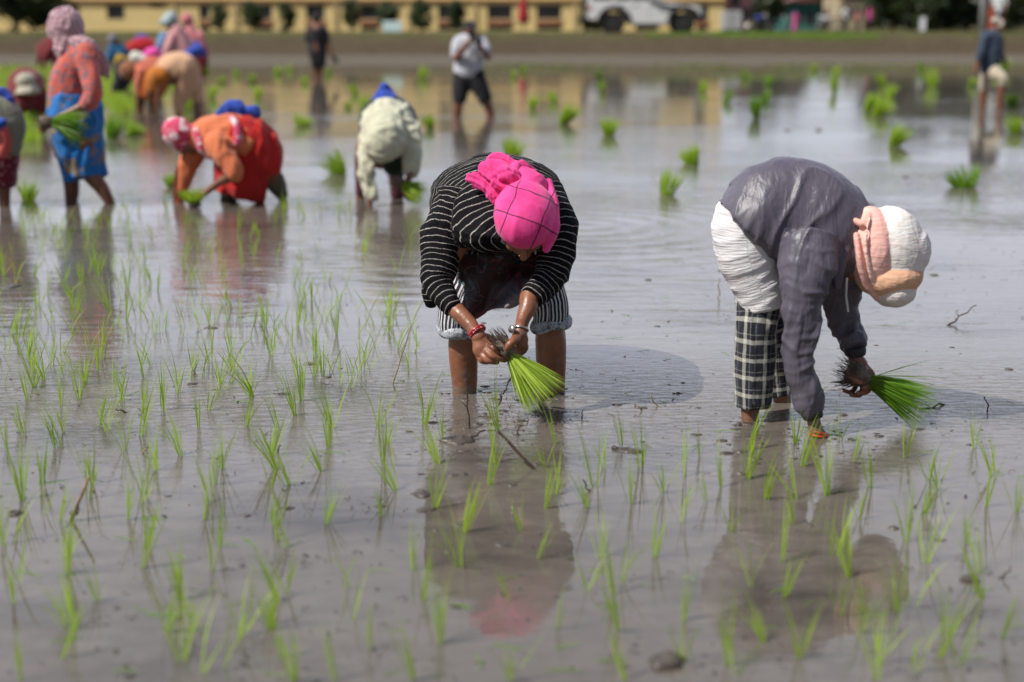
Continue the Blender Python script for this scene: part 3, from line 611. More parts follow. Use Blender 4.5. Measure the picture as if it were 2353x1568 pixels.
# ---- person in the grey jacket ----------------------------------------------------
Y0 = gr(1725, 965).y
t = person('person in grey rain jacket, checked trousers and white headscarf, bending down in profile', 1725, 965)
def Z3(x, y): return 1597 + x * .2686, 321.7 + y * .2686
def Z4(x, y): return 1597 + x * .2686, 631.9 + y * .2686
B = [T([(1724, 1060, 0, 20), (1724, 985, 0, 20), (1724, 940, 0, 21), (1728, 880, 0, 28), (1732, 800, 0, 32), (1738, 700, .02, 34), (1730, 560, .03, 46)]),
     T([(1798, 1000, .25, 18), (1797, 920, .25, 20), (1792, 850, .24, 26), (1785, 740, .2, 34), (1760, 600, .12, 50)]),
     T([(1725, 540, .05, 70, 60), (1790, 490, .05, 85, 60), (1870, 510, .02, 85, 60), (1925, 570, -.02, 60, 50)]),
     T([(1925, 570, -.02, 42, 38), (1965, 590, -.04, 34), (2000, 592, -.05, 34)]),
     T([(1865, 600, -.12, 40), (1843, 690, -.17, 32), (1840, 780, -.19, 27), (1846, 860, -.19, 22), (1866, 950, -.19, 16), (1874, 985, -.2, 16), (*(1884, 1010, -.2, 21), 12), (1888, 1035, -.2, 19, 10)]),
     T([(1886, 1020, -.2, 8), (1894, 1045, -.2, 7), (1896, 1075, -.2, 6)]), T([(1876, 1020, -.2, 8), (1880, 1050, -.2, 7), (1880, 1082, -.2, 6)]),
     T([(1900, 1015, -.2, 7), (1906, 1040, -.2, 6.5), (1908, 1066, -.2, 5.5)]), T([(1868, 1015, -.2, 7), (1868, 1040, -.2, 6.5), (1866, 1062, -.2, 5)]), T([(1864, 1000, -.2, 8), (1856, 1020, -.2, 7), (1852, 1040, -.2, 5.5)]),
     T([(1930, 620, .10, 38), (1935, 710, .08, 32), (1948, 765, .05, 25), (1964, 815, .0, 17), (*(1972, 838, -.01, 21), 14), (*(1976, 862, -.02, 24), 13)]),
     T([(1990, 845, -.02, 8), (2004, 862, -.03, 7.6), (2002, 884, -.06, 7), (1984, 892, -.09, 6)]), T([(1988, 858, -.02, 8), (1999, 880, -.03, 7.4), (1992, 900, -.06, 6.8), (1972, 903, -.085, 5.6)]),
     T([(1976, 868, -.02, 8), (1983, 892, -.03, 7), (1974, 908, -.055, 6.4), (1956, 907, -.075, 5.4)]), T([(1962, 868, -.02, 7), (1966, 888, -.03, 6.2), (1955, 901, -.05, 5.5), (1940, 898, -.06, 4.6)]),
     T([(1958, 838, -.03, 9), (1952, 855, -.06, 8.5), (1962, 872, -.09, 7), (1978, 880, -.10, 5.5)])]
hc = at3(2008, 594, -.04); B += head(hc, (.62, -.18, .10), (-.05, -.1, -1), .205)
fuse('body', B, SKIN_MUD, t, .0034, 2, lambda P, SV: .0006 * ridge(P * 160, 4) + .0008 * vn(P * 60, 3))
m = Mat('grey_nylon'); o = m.obj(); n1 = m.noise(o, 6, 3)
sp_ = m.ramp(m.noise(o, 150, 2), [(.70, 0.0), (.74, .35)])
m.p(Base_Color=m.mix(sp_, m.ramp(n1, [(.3, (.080, .071, .098)), (.7, (.108, .097, .128))]), (.4, .38, .36)), Roughness=.44, Normal=m.bump(m.noise(m.scale(o, (1.3, 1, .28), (0, .25, 0)), 24, 3, .5, .8), .35, .02))
m.b.inputs['Specular IOR Level'].default_value = .45; NYL = m.m
parts = [T([(1732, 532, .02, 106, 98), (1745, 520, .02, 114, 102), (1790, 494, .03, 129, 100), (1855, 503, .02, 130, 100), (1910, 545, .0, 112, 92), (1944, 582, -.02, 82, 74), (1968, 600, -.03, 46, 48)], cap=.25, n=44, sub=12),
         T([(1858, 560, -.08, 78), (1848, 640, -.15, 60), (1843, 700, -.17, 47), (1843, 753, -.18, 44), (1834, 807, -.185, 41), (1838, 850, -.19, 36), (1848, 890, -.19, 35), (1859, 922, -.19, 32), (1865, 946, -.19, 26)], cap=.1, n=32, sub=10, pid=1),
         T([(1926, 620, .06, 62), (1930, 700, .08, 44), (1941, 750, .06, 36), (1958, 786, .02, 34), (1966, 802, .0, 30)], cap=.1, n=32, sub=10, pid=2),
         T([(1960, 545, -.09, 13, 15), (1932, 600, -.12, 17, 15), (1925, 655, -.13, 12, 12)], pid=4, n=16),
         T([(1905, 490, .0, 50, 60), (1952, 520, -.02, 42, 60), (1950, 590, -.05, 34, 54)], pid=3, n=24)]
fuse('jacket', parts, NYL, t, .0042, 4, both(folds(.010, (15, 7, 1.7), 13, .12, .25), folds(.004, (7, 7, 3), 19, .0, .5), lambda P, SV: np.where((SV[:, 2] > .5) & (SV[:, 2] < 2.5), uvfolds(.0085, .25, .05, 21)(P, SV), 0)))
DK_NYL = plain('dark_elastic', (.03, .03, .04), .6, .3, 60, .5, 150)
fuse('cuff', [T([(1865, 943, -.19, 25), (1869, 961, -.195, 23)], cap=.2)], DK_NYL, t, .004, 2); fuse('cuff', [T([(1965, 800, .0, 25), (1967, 816, -.0, 23)], cap=.2)], DK_NYL, t, .004, 2)
m = Mat('white_ribbed_jersey'); o = m.obj(); sv = m.sep(m.attr('sv')); rb = m.noise(m.comb(m.math('MULTIPLY', sv[0], 5), m.math('MULTIPLY', sv[1], 55), 0), 2.6, 3, .5, .3)
m.p(Base_Color=m.ramp(m.noise(o, 6, 3), [(.3, (.66, .64, .67)), (.7, (.78, .76, .78))]), Roughness=.9, Normal=m.bump(rb, .5, .012)); m.b.inputs['Specular IOR Level'].default_value = .2; WRIB = m.m
fuse('shirt', [T([(1770, 500, .02, 50, 56), (1724, 506, .02, 82, 72), (1718, 570, .02, 75, 74), (1738, 640, .02, 64, 66), (1752, 682, .02, 57, 62), (1756, 702, .02, 56, 60)], cap=.2, n=40, sub=10)], WRIB, t, .0045, 4, both(folds(.004, (5, 5, 22), 14, .6, -.3)))
pl = cloth('checked_cotton', (.010, .012, .024), .85, 'plaid', (.52, .52, .46), .062, .115, wrk=.4)
fuse('trousers', [T([(1750, 640, .04, 66, 70), (1745, 700, .02, 54, 50), (1738, 760, 0, 49, 46), (1735, 830, 0, 48, 44), (1733, 890, 0, 45, 42), (1732, 935, 0, 42, 40)], cap=.1, n=40, sub=10), T([(1760, 640, .14, 54, 50), (1778, 740, .2, 38), (1784, 830, .24, 34), (1790, 905, .25, 28)], cap=.1, n=32, sub=10, pid=1, u0=.02)], pl, t, .0045, 4, uvfolds(.008, .09, .30, 6))
parts = [T([(1980, 545, -.03, 66, 60), (2038, 556, -.04, 80, 74), (2072, 575, -.05, 68, 66)], col=(.80, .77, .77), cap=1, n=32),
         E(2050, 576, -.05, 77, 104, 76, -.18, col=(.80, .78, .77), n=40), E(2052, 664, -.058, 50, 43, 72, .10, col=(.78, .74, .73), n=32), E(2042, 690, -.06, 24, 14, 30, .5, col=(.05, .03, .09)),
         E(2004, 574, -.055, 55, 102, 76, -.14, col=(.84, .50, .45), n=40), E(2044, 634, -.055, 76, 50, 80, -.10, col=(.74, .45, .31), n=40),
         T([(1970, 468, -.03, 10, 9), (1976, 486, -.05, 19, 18), (1998, 502, -.06, 26, 34)], col=(.84, .60, .50), n=24), T([(1968, 540, -.12, 7, 12), (1974, 590, -.14, 8, 14), (1990, 650, -.12, 8, 16), (2014, 686, -.10, 6, 12)], col=(.80, .46, .42), n=20),
         T([(1962, 506, -.10, 8, 10), (1984, 515, -.12, 12, 16), (1996, 498, -.10, 9, 12)], col=(.80, .42, .36), n=16)]
# orange band lies round the head below the white crown
bp = []
for k in range(15):
    a = math.radians(-15 + k * 15); bp.append((2036 + 70 * math.cos(a) * -1, 620 + 20 * math.sin(a) + (a - 1.57) * -6, -.05 - .112 * math.sin(a), 22, 9))
parts += [T([(2000, 500, -.13, 3), (1990, 540, -.155, 4), (1992, 590, -.16, 4), (2004, 640, -.145, 4), (2022, 674, -.12, 3)], col=(.86, .60, .54), n=10), ]
m = Mat('wrapped_headscarf_cotton'); o = m.obj(); cc_ = m.attr('col', 'Color'); n1 = m.noise(m.scale(o, (1, 1, 7), (0, .3, 0)), 22, 3, .6)
m.p(Base_Color=m.mix(m.ramp(n1, [(.42, 0.0), (.6, .32)]), cc_, m.mix(1.0, cc_, (.80, .62, .48), 'MULTIPLY')), Roughness=.9, Normal=m.bump(m.math('ADD', m.noise(m.scale(o, (1, 1, 4), (0, .4, 0)), 18, 3, .5, .6), m.math('MULTIPLY', m.noise(o, 400, 2), .10)), .35, .012)); m.b.inputs['Specular IOR Level'].default_value = .15; hs = m.m
fuse('headscarf', parts, hs, t, .0034, 6, both(folds(.003, (6, 6, 22), 51, .4, .9), folds(.0012, (60, 60, 9), 52, .3, .2)), 2)
mb = MB(); mb.tube([at3(1946, 640, -.16), at3(1944, 680, -.165), at3(1949, 716, -.165)], [.0035] * 3, 8); mb.build('drawstring', plain('white_cord', (.6, .6, .56), .8), t, True)
m = plain('red_gold_bangle', (.55, .04, .02), .25, .5, 90)
ring(1880, 998, -.2, (.1, 0, 1), 20, 2.2, 'bangle', m, t); ring(1881, 992, -.2, (.2, .1, 1), 20, 1.4, 'bangle', m, t)
# ---- people farther out in the paddy ----------------------------------------------
VB = .011
def K(name, c, **k): return cloth(name, c, **k)
# cream shirt, bending towards us
Y0 = gr(890, 465).y
t = person('person in cream shirt and hood, blue cloth on the back, bending towards the camera', 880, 465)
fuse('body', [T([(838, 340, .25, 22), (830, 400, .25, 13), (828, 480, .25, 10)]), T([(908, 350, .2, 22), (912, 420, .2, 14), (912, 490, .2, 10)]), T([(880, 350, .3, 40), (885, 280, .2, 40), (885, 310, -.1, 40)], side=(1, 0, 0)),
     T([(946, 380, -.22, 10), (938, 415, -.24, 8), (930, 440, -.25, 8), (938, 455, -.25, 7)]), T([(850, 430, -.2, 10), (850, 462, -.22, 7), (852, 490, -.22, 6)])] + head(at3(882, 335, -.30), (0, -.75, -.4), (0, -.4, -.9)), SKIN, t, .009, 2)
fuse('trousers', [T([(885, 320, .32, 52, 40), (845, 360, .28, 30), (832, 410, .25, 17), (829, 445, .25, 14)]), T([(885, 320, .32, 50, 40), (905, 365, .22, 28), (910, 410, .2, 19), (912, 450, .2, 15)])], K('maroon_cotton', (.07, .012, .022)), t, VB, 4, folds(.01))
fuse('waistcoat', [T([(895, 300, .38, 62, 68), (893, 285, .22, 68, 66), (915, 335, .02, 44, 40), (905, 385, -.02, 26, 22)], side=(1, 0, 0))], K('dark_green_wool', (.02, .035, .02)), t, VB, 4)
cream = K('cream_cotton', (.60, .59, .45), fold=20, wrk=.9)
fuse('shirt', [T([(895, 290, .22, 58, 60), (892, 285, .08, 64, 58), (890, 300, -.1, 62, 52), (888, 325, -.2, 50, 40)], side=(1, 0, 0)), T([(850, 310, -.1, 26), (842, 370, -.16, 22), (846, 420, -.2, 18), (852, 452, -.22, 14)]), T([(940, 305, -.1, 27), (950, 350, -.16, 22), (944, 395, -.2, 17)])], cream, t, VB, 2, both(folds(.026, (8, 8, 14), 5, .5, .4), folds(.012, (20, 20, 8), 6)))
fuse('hood', [E(883, 322, -.30, 48, 52, 44, .1), T([(885, 285, -.16, 44, 34), (884, 310, -.22, 46, 40)], side=(1, 0, 0))], K('cream_hood_cotton', (.56, .56, .42), fold=20), t, VB, 2, folds(.024, (10, 10, 22)))
BLUE = K('blue_cloth', (.025, .07, .42), fold=30)
fuse('cloth_bundle', [T([(884, 230, .2, 32, 24), (884, 212, .22, 22, 18), (882, 198, .22, 12, 10)]), T([(866, 228, .18, 10), (858, 232, .16, 5)])], BLUE, t, VB, 3, folds(.02, (16, 16, 10)))

# orange and red, bending left
Y0 = gr(600, 468).y
t = person('person in orange blouse, red tunic, pink and white headscarf, bending left', 585, 468)
fuse('body', [T([(580, 350, .05, 45), (625, 410, .08, 26), (645, 445, .08, 12), (655, 480, .08, 9)]), T([(560, 360, .15, 40), (530, 430, .2, 18), (522, 490, .2, 11)]), T([(590, 340, .05, 50), (520, 310, 0, 42), (468, 318, 0, 24), (445, 320, 0, 18)]),
     T([(510, 340, -.2, 20), (530, 398, -.24, 15), (500, 422, -.24, 9), (470, 444, -.24, 8), (460, 452, -.24, 9)]), T([(450, 340, .12, 18), (425, 420, .1, 14), (410, 460, .08, 9), (408, 490, .08, 8)])] + head(at3(428, 322, -.02), (-.75, 0, .35), (-.25, -.2, -.95), .23), SKIN, t, .008, 2)
fuse('trousers', [T([(590, 370, .05, 44), (622, 405, .08, 28), (640, 435, .08, 20), (648, 448, .08, 15)]), T([(560, 390, .18, 34), (528, 440, .2, 20), (522, 462, .2, 17)])], K('khaki_cotton', (.10, .095, .065)), t, VB, 4, folds(.012))
fuse('blouse', [T([(450, 322, 0, 30, 30), (480, 312, 0, 44, 44), (530, 310, 0, 52, 52), (570, 325, 0, 50, 50)]), T([(500, 335, -.16, 34), (528, 380, -.22, 24), (536, 398, -.24, 19)]), T([(452, 335, .1, 28), (428, 395, .1, 23), (415, 440, .08, 17), (410, 462, .08, 14)])], K('orange_cotton', (.68, .19, .08), fold=20), t, VB, 2, both(folds(.018), folds(.012, (18, 18, 9), 8)))
fuse('tunic', [T([(535, 312, 0, 54, 58), (575, 325, .03, 60, 58), (600, 370, .05, 54, 54), (612, 400, .05, 38, 40)], cap=.4), T([(560, 340, .02, 58, 52), (556, 400, .02, 66, 48), (545, 448, .02, 58, 40)], side=(1, 0, 0), cap=.15)], K('red_cotton', (.50, .014, .012), fold=16), t, VB, 2, both(folds(.018), folds(.026, (9, 9, 2.5), 8)))
pw = K('pink_white_check', (.62, .06, .14), pat='print', c2=(.75, .6, .62), per=.09)
fuse('headscarf', [E(410, 308, -.02, 35, 40, 36, -.35), T([(438, 296, -.02, 10), (452, 300, -.02, 10), (460, 292, -.02, 6)]), T([(452, 300, -.08, 9, 14), (462, 340, -.12, 9, 16), (475, 355, -.1, 9, 10), (505, 365, -.12, 8, 8)]), T([(522, 262, 0, 9, 10), (545, 290, -.14, 10, 12), (545, 330, -.17, 9, 10)])], pw, t, VB * .8, 3, folds(.012, (14, 14, 10)))
fuse('cloth_bundle', [T([(508, 262, 0, 12), (530, 250, 0, 24, 20), (552, 255, 0, 20, 18)]), T([(560, 262, 0, 10), (578, 254, 0, 15), (590, 262, 0, 9)])], BLUE, t, VB, 3, folds(.02, (16, 16, 10)))

# standing woman, blue skirt
Y0 = gr(205, 466).y
t = person('woman standing in profile in printed red blouse, long blue skirt and checked headscarf', 205, 466)
fuse('body', [T([(165, 330, .05, 34), (163, 400, .05, 20), (165, 440, .05, 17), (162, 490, .05, 11)]), T([(190, 330, -.05, 34), (205, 395, -.05, 21), (232, 430, -.05, 17), (252, 465, -.05, 12), (258, 490, -.05, 11)]),
     T([(175, 280, 0, 46), (170, 200, 0, 42), (180, 130, 0, 34), (172, 100, 0, 20), (160, 85, 0, 18)]), T([(196, 130, -.16, 18), (212, 190, -.2, 16), (212, 232, -.22, 14), (180, 250, -.25, 11), (140, 268, -.28, 8), (120, 280, -.29, 8), (104, 290, -.3, 10), (98, 300, -.3, 7)])] + head(at3(152, 70, 0), (-.05, 0, 1), (-.96, -.2, -.15), .23), SKIN, t, .008, 2)
chk = K('printed_red_blouse', (.60, .13, .10), pat='spots', c2=(.20, .13, .16), per=.05, w=.38)
fuse('blouse', [T([(190, 108, 0, 30, 40), (182, 135, 0, 42, 50), (170, 180, 0, 52, 48), (165, 215, 0, 54, 46), (166, 242, 0, 56, 48)], cap=.3), T([(198, 122, -.12, 30), (208, 170, -.18, 25), (214, 215, -.22, 24), (198, 240, -.23, 19), (184, 250, -.24, 14)])], chk, t, VB, 4, folds(.012))
bsk = K('blue_printed_skirt', (.012, .17, .52), pat='print', c2=(.22, .17, .12), per=.14, fold=14)
fuse('skirt', [T([(168, 218, 0, 60, 50), (172, 260, 0, 64, 54), (178, 320, 0, 61, 52), (188, 370, 0, 55, 50), (192, 402, 0, 52, 48)], side=(1, 0, .12), cap=.15), T([(150, 300, -.1, 30), (152, 370, -.1, 22), (160, 415, -.08, 16)], cap=.2)], bsk, t, VB, 3, both(folds(.022, (12, 12, 2.2), 6, .4, .25), folds(.012)))
gb = K('pale_checked_scarf', (.58, .40, .44), pat='check', c2=(.22, .09, .12), per=.03, w=.2, fold=30)
fuse('headscarf', [E(154, 62, 0, 42, 46, 40, -.3), E(128, 72, 0, 20, 24, 24), T([(160, 90, 0, 34), (150, 118, -.04, 26), (145, 140, -.05, 10)]), T([(170, 95, -.06, 16), (196, 108, -.1, 20), (220, 132, -.08, 22, 14), (236, 158, -.04, 15, 10), (248, 176, 0, 6)])], gb, t, VB * .8, 3, both(folds(.016, (12, 12, 12), 9), folds(.008, (30, 30, 30), 19)))

# cut off by the left edge
Y0 = gr(10, 474).y
t = person('person in grey-green top and dark red skirt, bent over, cut off by left edge', 0, 474)
fuse('body', [T([(0, 350, 0, 36), (8, 420, 0, 17), (12, 500, 0, 11)]), T([(-30, 350, .1, 36), (-40, 420, .1, 17), (-44, 500, .1, 11)]), T([(0, 300, 0, 44), (-40, 260, 0, 44), (-80, 280, 0, 20)]), T([(-60, 300, -.1, 18), (-70, 380, -.1, 12), (-70, 440, -.1, 8)])] + head(at3(-105, 290, 0), (-.8, 0, .2), (-.2, -.2, -1)), SKIN, t, .01, 2)
fuse('shirt', [T([(12, 330, 0, 42, 50), (2, 280, 0, 56, 52), (-40, 258, 0, 50, 50), (-80, 275, 0, 34)]), T([(-60, 290, -.15, 26), (-68, 350, -.15, 20)])], K('grey_green_cotton', (.24, .245, .18)), t, VB, 4, folds(.014))
fuse('skirt', [T([(2, 320, 0, 46), (2, 370, 0, 42, 46), (4, 425, 0, 30, 36)], cap=.15)], K('dark_red_dotted', (.16, .012, .025), pat='spots', c2=(.5, .3, .3), per=.06, w=.18), t, VB, 4, folds(.014))
fuse('cloth_bundle', [T([(-25, 232, 0, 18), (0, 222, 0, 22, 18), (24, 234, 0, 12)]), T([(-20, 300, -.2, 24, 16), (6, 280, -.2, 12)])], BLUE, t, VB, 3, folds(.02, (16, 16, 10)))
fuse('sash', [T([(-30, 320, -.15, 22), (0, 300, -.17, 18), (14, 325, -.17, 14), (6, 350, -.16, 16)])], K('salmon_cloth', (.55, .10, .09)), t, VB, 3)

def bent(label, px, foot, parts_, skinp, hd=None, vox=.014):
    """a smaller bent figure: skin parts, then (name, parts, material) garments"""
    tt = person(label, px, foot); fuse('body', skinp + (hd or []), SKIN, tt, vox * .8, 2)
    for nm, pp, mt in parts_: fuse(nm, pp, mt, tt, vox, 3, folds(.014))
    return tt
MAR = K('maroon_blouse', (.17, .018, .022)); PEA = K('peach_cotton', (.70, .42, .26)); PNK = K('pale_pink_cotton', (.66, .32, .34))
ORG = K('orange_skirt_cotton', (.55, .13, .015), pat='print', c2=(.35, .07, .01), per=.2); BLK = K('black_cotton', (.016, .017, .022))
# beige hat
Y0 = gr(60, 292).y
bent('person in maroon with a beige sun hat, bending down behind the grey-green figure', 62, 292,
     [('blouse', [T([(62, 190, .3, 36, 34), (60, 195, .1, 42, 38), (58, 215, -.1, 38, 34), (60, 235, -.16, 28, 24)], side=(1, 0, 0)), T([(30, 205, -.05, 16), (30, 235, -.1, 13), (40, 262, -.1, 10)]), T([(92, 208, -.05, 15), (98, 240, -.1, 13), (90, 268, -.1, 9)])], MAR),
      ('trousers', [T([(50, 220, .3, 20), (45, 260, .3, 12), (44, 285, .3, 9)]), T([(78, 220, .3, 20), (82, 260, .3, 12), (82, 285, .3, 9)])], K('dark_brown_cotton', (.05, .018, .015))),
      ('sun_hat', [E(58, 186, -.2, 24, 18, 24, -.15), T([(57, 200, -.2, 22, 22), (60, 208, -.2, 29, 30), (61, 213, -.2, 33, 34)], side=(1, 0, 0), cap=.2)], K('beige_hat_cotton', (.44, .41, .32)))],
     [T([(45, 260, .3, 9), (44, 300, .3, 7)]), T([(82, 260, .3, 9), (82, 300, .3, 7)]), T([(62, 205, .2, 30), (60, 220, -.1, 26)], side=(1, 0, 0)), T([(40, 262, -.1, 7), (52, 284, -.1, 6)]), T([(90, 268, -.1, 7), (80, 288, -.12, 6)])], head(at3(60, 205, -.2), (0, -.7, .1), (0, -.3, -.9)))
# maroon person behind the standing woman
Y0 = gr(115, 205).y
bent('person in dark red clothes bending down far behind the standing woman', 125, 205,
     [('blouse', [T([(142, 112, 0, 22, 22), (118, 108, 0, 22, 22), (100, 115, 0, 18, 18)]), T([(100, 118, -.1, 11), (90, 135, -.1, 8)]), T([(112, 118, -.2, 11), (102, 138, -.2, 8)])], MAR),
      ('skirt', [T([(142, 115, 0, 26), (146, 150, 0, 24), (146, 180, 0, 19)], cap=.2)], K('crimson_skirt', (.26, .012, .03))), ('headscarf', [E(108, 128, -.05, 14, 16, 14)], K('crimson_scarf', (.5, .04, .09)))],
     [T([(140, 150, 0, 14), (140, 215, 0, 6)]), T([(150, 150, .1, 14), (152, 215, .1, 6)]), T([(140, 115, 0, 18), (108, 116, 0, 14)]), T([(90, 132, -.1, 5), (88, 150, -.1, 4)]), T([(102, 135, -.2, 5), (100, 156, -.2, 4)])], head(at3(108, 132, -.05), (-.6, 0, -.4), (-.6, -.2, -.8)))
# blue top and black trousers with a yellow sash
Y0 = gr(270, 226).y
bent('person in blue top, black trousers and yellow sash, stooping by the seedling bed', 275, 226,
     [('blouse', [T([(284, 150, 0, 20, 20), (276, 125, 0, 22, 20), (262, 105, 0, 15, 15)]), T([(256, 112, -.1, 9), (248, 140, -.15, 8), (246, 160, -.15, 7)])], K('teal_blue_cotton', (.02, .12, .26))),
      ('trousers', [T([(288, 145, 0, 22), (290, 178, 0, 17), (280, 205, 0, 10)]), T([(284, 150, -.1, 20), (275, 185, -.1, 14), (262, 208, -.1, 8)])], BLK), ('sash', [T([(272, 140, -.1, 20, 14), (296, 144, -.1, 10, 12)], cap=.5)], K('yellow_cloth', (.55, .34, .02))),
      ('headscarf', [E(261, 92, -.04, 14, 15, 15)], K('patterned_grey_scarf', (.25, .20, .16), pat='print', c2=(.04, .12, .25), per=.06))],
     [T([(280, 200, 0, 8), (300, 222, 0, 6), (302, 240, 0, 5)]), T([(262, 205, -.1, 7), (252, 228, -.1, 5), (250, 240, -.1, 5)]), T([(284, 150, 0, 16), (266, 110, 0, 12)]), T([(246, 158, -.15, 5), (244, 178, -.15, 4)])], head(at3(259, 97, -.05), (-.4, 0, .8), (-.8, -.3, -.4)))
# red one behind
Y0 = gr(330, 200).y
bent('person in bright red with a blue cloth on the back, bending behind the orange skirt', 332, 200,
     [('blouse', [T([(350, 115, 0, 22, 22), (330, 105, 0, 22, 22), (308, 112, 0, 18, 18)])], K('bright_red_blouse', (.42, .008, .018))), ('cloth_bundle', [T([(318, 92, 0, 10), (332, 88, 0, 9), (344, 94, 0, 7)])], BLUE),
      ('skirt', [T([(348, 118, 0, 24), (350, 150, 0, 22), (350, 180, 0, 18)], cap=.2)], K('dark_plum_skirt', (.05, .01, .02))), ('headscarf', [E(298, 122, 0, 13, 14, 13)], K('orange_scarf', (.5, .14, .02)))],
     [T([(345, 170, 0, 9), (345, 210, 0, 5)]), T([(356, 170, .1, 9), (356, 210, .1, 5)]), T([(345, 115, 0, 18), (306, 116, 0, 12)]), T([(312, 118, -.1, 7), (306, 150, -.1, 5), (300, 175, -.1, 4)])], head(at3(299, 126, 0), (-.7, 0, -.2), (-.3, -.2, -.9)))
# orange skirt, spotted headscarf
Y0 = gr(330, 262).y
bent('person in orange skirt and brown spotted headscarf, pink bundle on back, bending', 335, 262,
     [('blouse', [T([(372, 158, 0, 26, 26), (345, 150, 0, 28, 26), (320, 160, 0, 20, 20)]), T([(326, 165, -.12, 12), (318, 190, -.15, 10), (318, 215, -.15, 7)])], K('coral_blouse', (.62, .17, .11))),
      ('skirt', [T([(366, 165, 0, 34, 30), (350, 195, 0, 36, 32), (340, 222, 0, 30, 28)], cap=.2)], ORG), ('cloth_bundle', [T([(335, 130, -.02, 12), (352, 122, -.02, 15), (366, 130, -.02, 10)])], K('hot_pink_cloth', (.80, .08, .40))),
      ('towel', [T([(312, 132, -.04, 14), (330, 136, -.06, 12), (346, 144, -.06, 9)])], K('white_towel', (.70, .70, .64))), ('headscarf', [E(296, 162, -.04, 23, 23, 22)], K('brown_spotted_scarf', (.30, .12, .06), pat='spots', c2=(.06, .03, .02), per=.03, w=.3))],
     [T([(325, 200, 0, 18), (322, 240, 0, 10), (322, 280, 0, 7)]), T([(350, 200, .1, 18), (352, 240, .1, 10), (352, 280, .1, 7)]), T([(365, 165, 0, 24), (320, 160, 0, 14)]), T([(318, 212, -.15, 6), (316, 245, -.15, 5)])], head(at3(296, 168, -.04), (-.7, 0, -.2), (-.5, -.3, -.8), .2))
# pink shirt, light blue hat
Y0 = gr(432, 240).y
bent('person in pale pink shirt and red skirt with light blue hat, half turned away', 430, 240,
     [('blouse', [T([(408, 72, 0, 18, 20), (412, 95, 0, 27, 24), (424, 122, 0, 26, 24), (430, 140, 0, 24, 22)]), T([(398, 84, -.12, 12), (386, 112, -.18, 11), (378, 128, -.2, 9), (362, 138, -.2, 8)])], PNK),
      ('skirt', [T([(432, 128, 0, 28), (436, 165, 0, 28), (436, 205, 0, 24)], cap=.2)], K('scarlet_skirt', (.42, .015, .02))), ('waist_cloth', [T([(408, 134, -.12, 10), (432, 128, -.14, 13), (454, 116, -.08, 12)])], BLUE), ('vest', [T([(378, 84, 0, 12, 14), (372, 104, 0, 15, 16)])], K('light_blue_cotton', (.16, .28, .48))),
      ('sun_hat', [E(392, 42, 0, 17, 15, 17), E(380, 52, -.05, 15, 9, 15)], K('pale_blue_hat', (.38, .48, .50)))],
     [T([(425, 190, 0, 14), (425, 255, 0, 7)]), T([(445, 190, .05, 14), (445, 255, .05, 7)]), T([(428, 135, 0, 20), (408, 80, 0, 18), (396, 62, 0, 8)]), T([(364, 138, -.2, 5), (350, 142, -.2, 5)])], head(at3(390, 53, 0), (-.2, 0, 1), (-.95, -.1, -.2), .21))
# peach trousers
Y0 = gr(410, 276).y
bent('person in baggy peach trousers bending away to the left', 410, 276,
     [('trousers', [T([(372, 170, -.05, 26, 26), (400, 158, 0, 38, 34), (425, 165, 0, 36, 32), (424, 200, 0, 23, 22), (412, 235, 0, 15), (410, 256, 0, 11)]), T([(430, 170, .15, 30), (446, 200, .15, 20), (452, 228, .15, 11)])], PEA),
      ('blouse', [T([(385, 168, -.05, 26), (362, 180, -.1, 26), (352, 200, -.12, 18)])], K('amber_blouse', (.50, .16, .02)))],
     [T([(410, 250, 0, 8), (410, 290, 0, 6)]), T([(452, 225, .15, 8), (455, 270, .15, 6)]), T([(420, 170, 0, 26), (370, 182, -.1, 18), (352, 205, -.12, 9)]), T([(365, 200, -.2, 6), (360, 240, -.2, 5), (358, 270, -.2, 4)])], head(at3(348, 212, -.12), (-.5, 0, -.7), (-.6, -.2, .4), .19))
# standing pink person
Y0 = gr(450, 216).y
bent('person standing in pink top and headscarf with blue waist cloth', 450, 216,
     [('blouse', [T([(436, 70, 0, 16, 14), (442, 90, 0, 24, 18), (446, 118, 0, 24, 18)]), T([(460, 82, -.02, 10), (470, 110, -.02, 9), (474, 132, -.02, 7)])], K('rose_cotton', (.62, .22, .24))),
      ('skirt', [T([(448, 112, 0, 25, 20), (450, 150, 0, 26, 20), (450, 178, 0, 22, 18)], cap=.2)], K('crimson_long_skirt', (.38, .012, .02))), ('waist_cloth', [T([(430, 116, -.1, 12), (450, 112, -.12, 15), (468, 124, -.06, 9)])], BLUE),
      ('headscarf', [E(430, 46, .04, 14, 16, 14), T([(436, 54, .03, 10), (440, 72, .02, 11)])], K('rose_scarf', (.62, .16, .22)))],
     [T([(442, 160, 0, 12), (442, 230, 0, 5)]), T([(458, 160, 0, 12), (460, 230, 0, 5)]), T([(448, 120, 0, 18), (438, 75, 0, 14), (431, 60, 0, 6)]), T([(474, 130, -.02, 5), (474, 150, -.02, 5)])], head(at3(429, 52, -.01), (0, 0, 1), (-.35, -.9, -.2), .2))
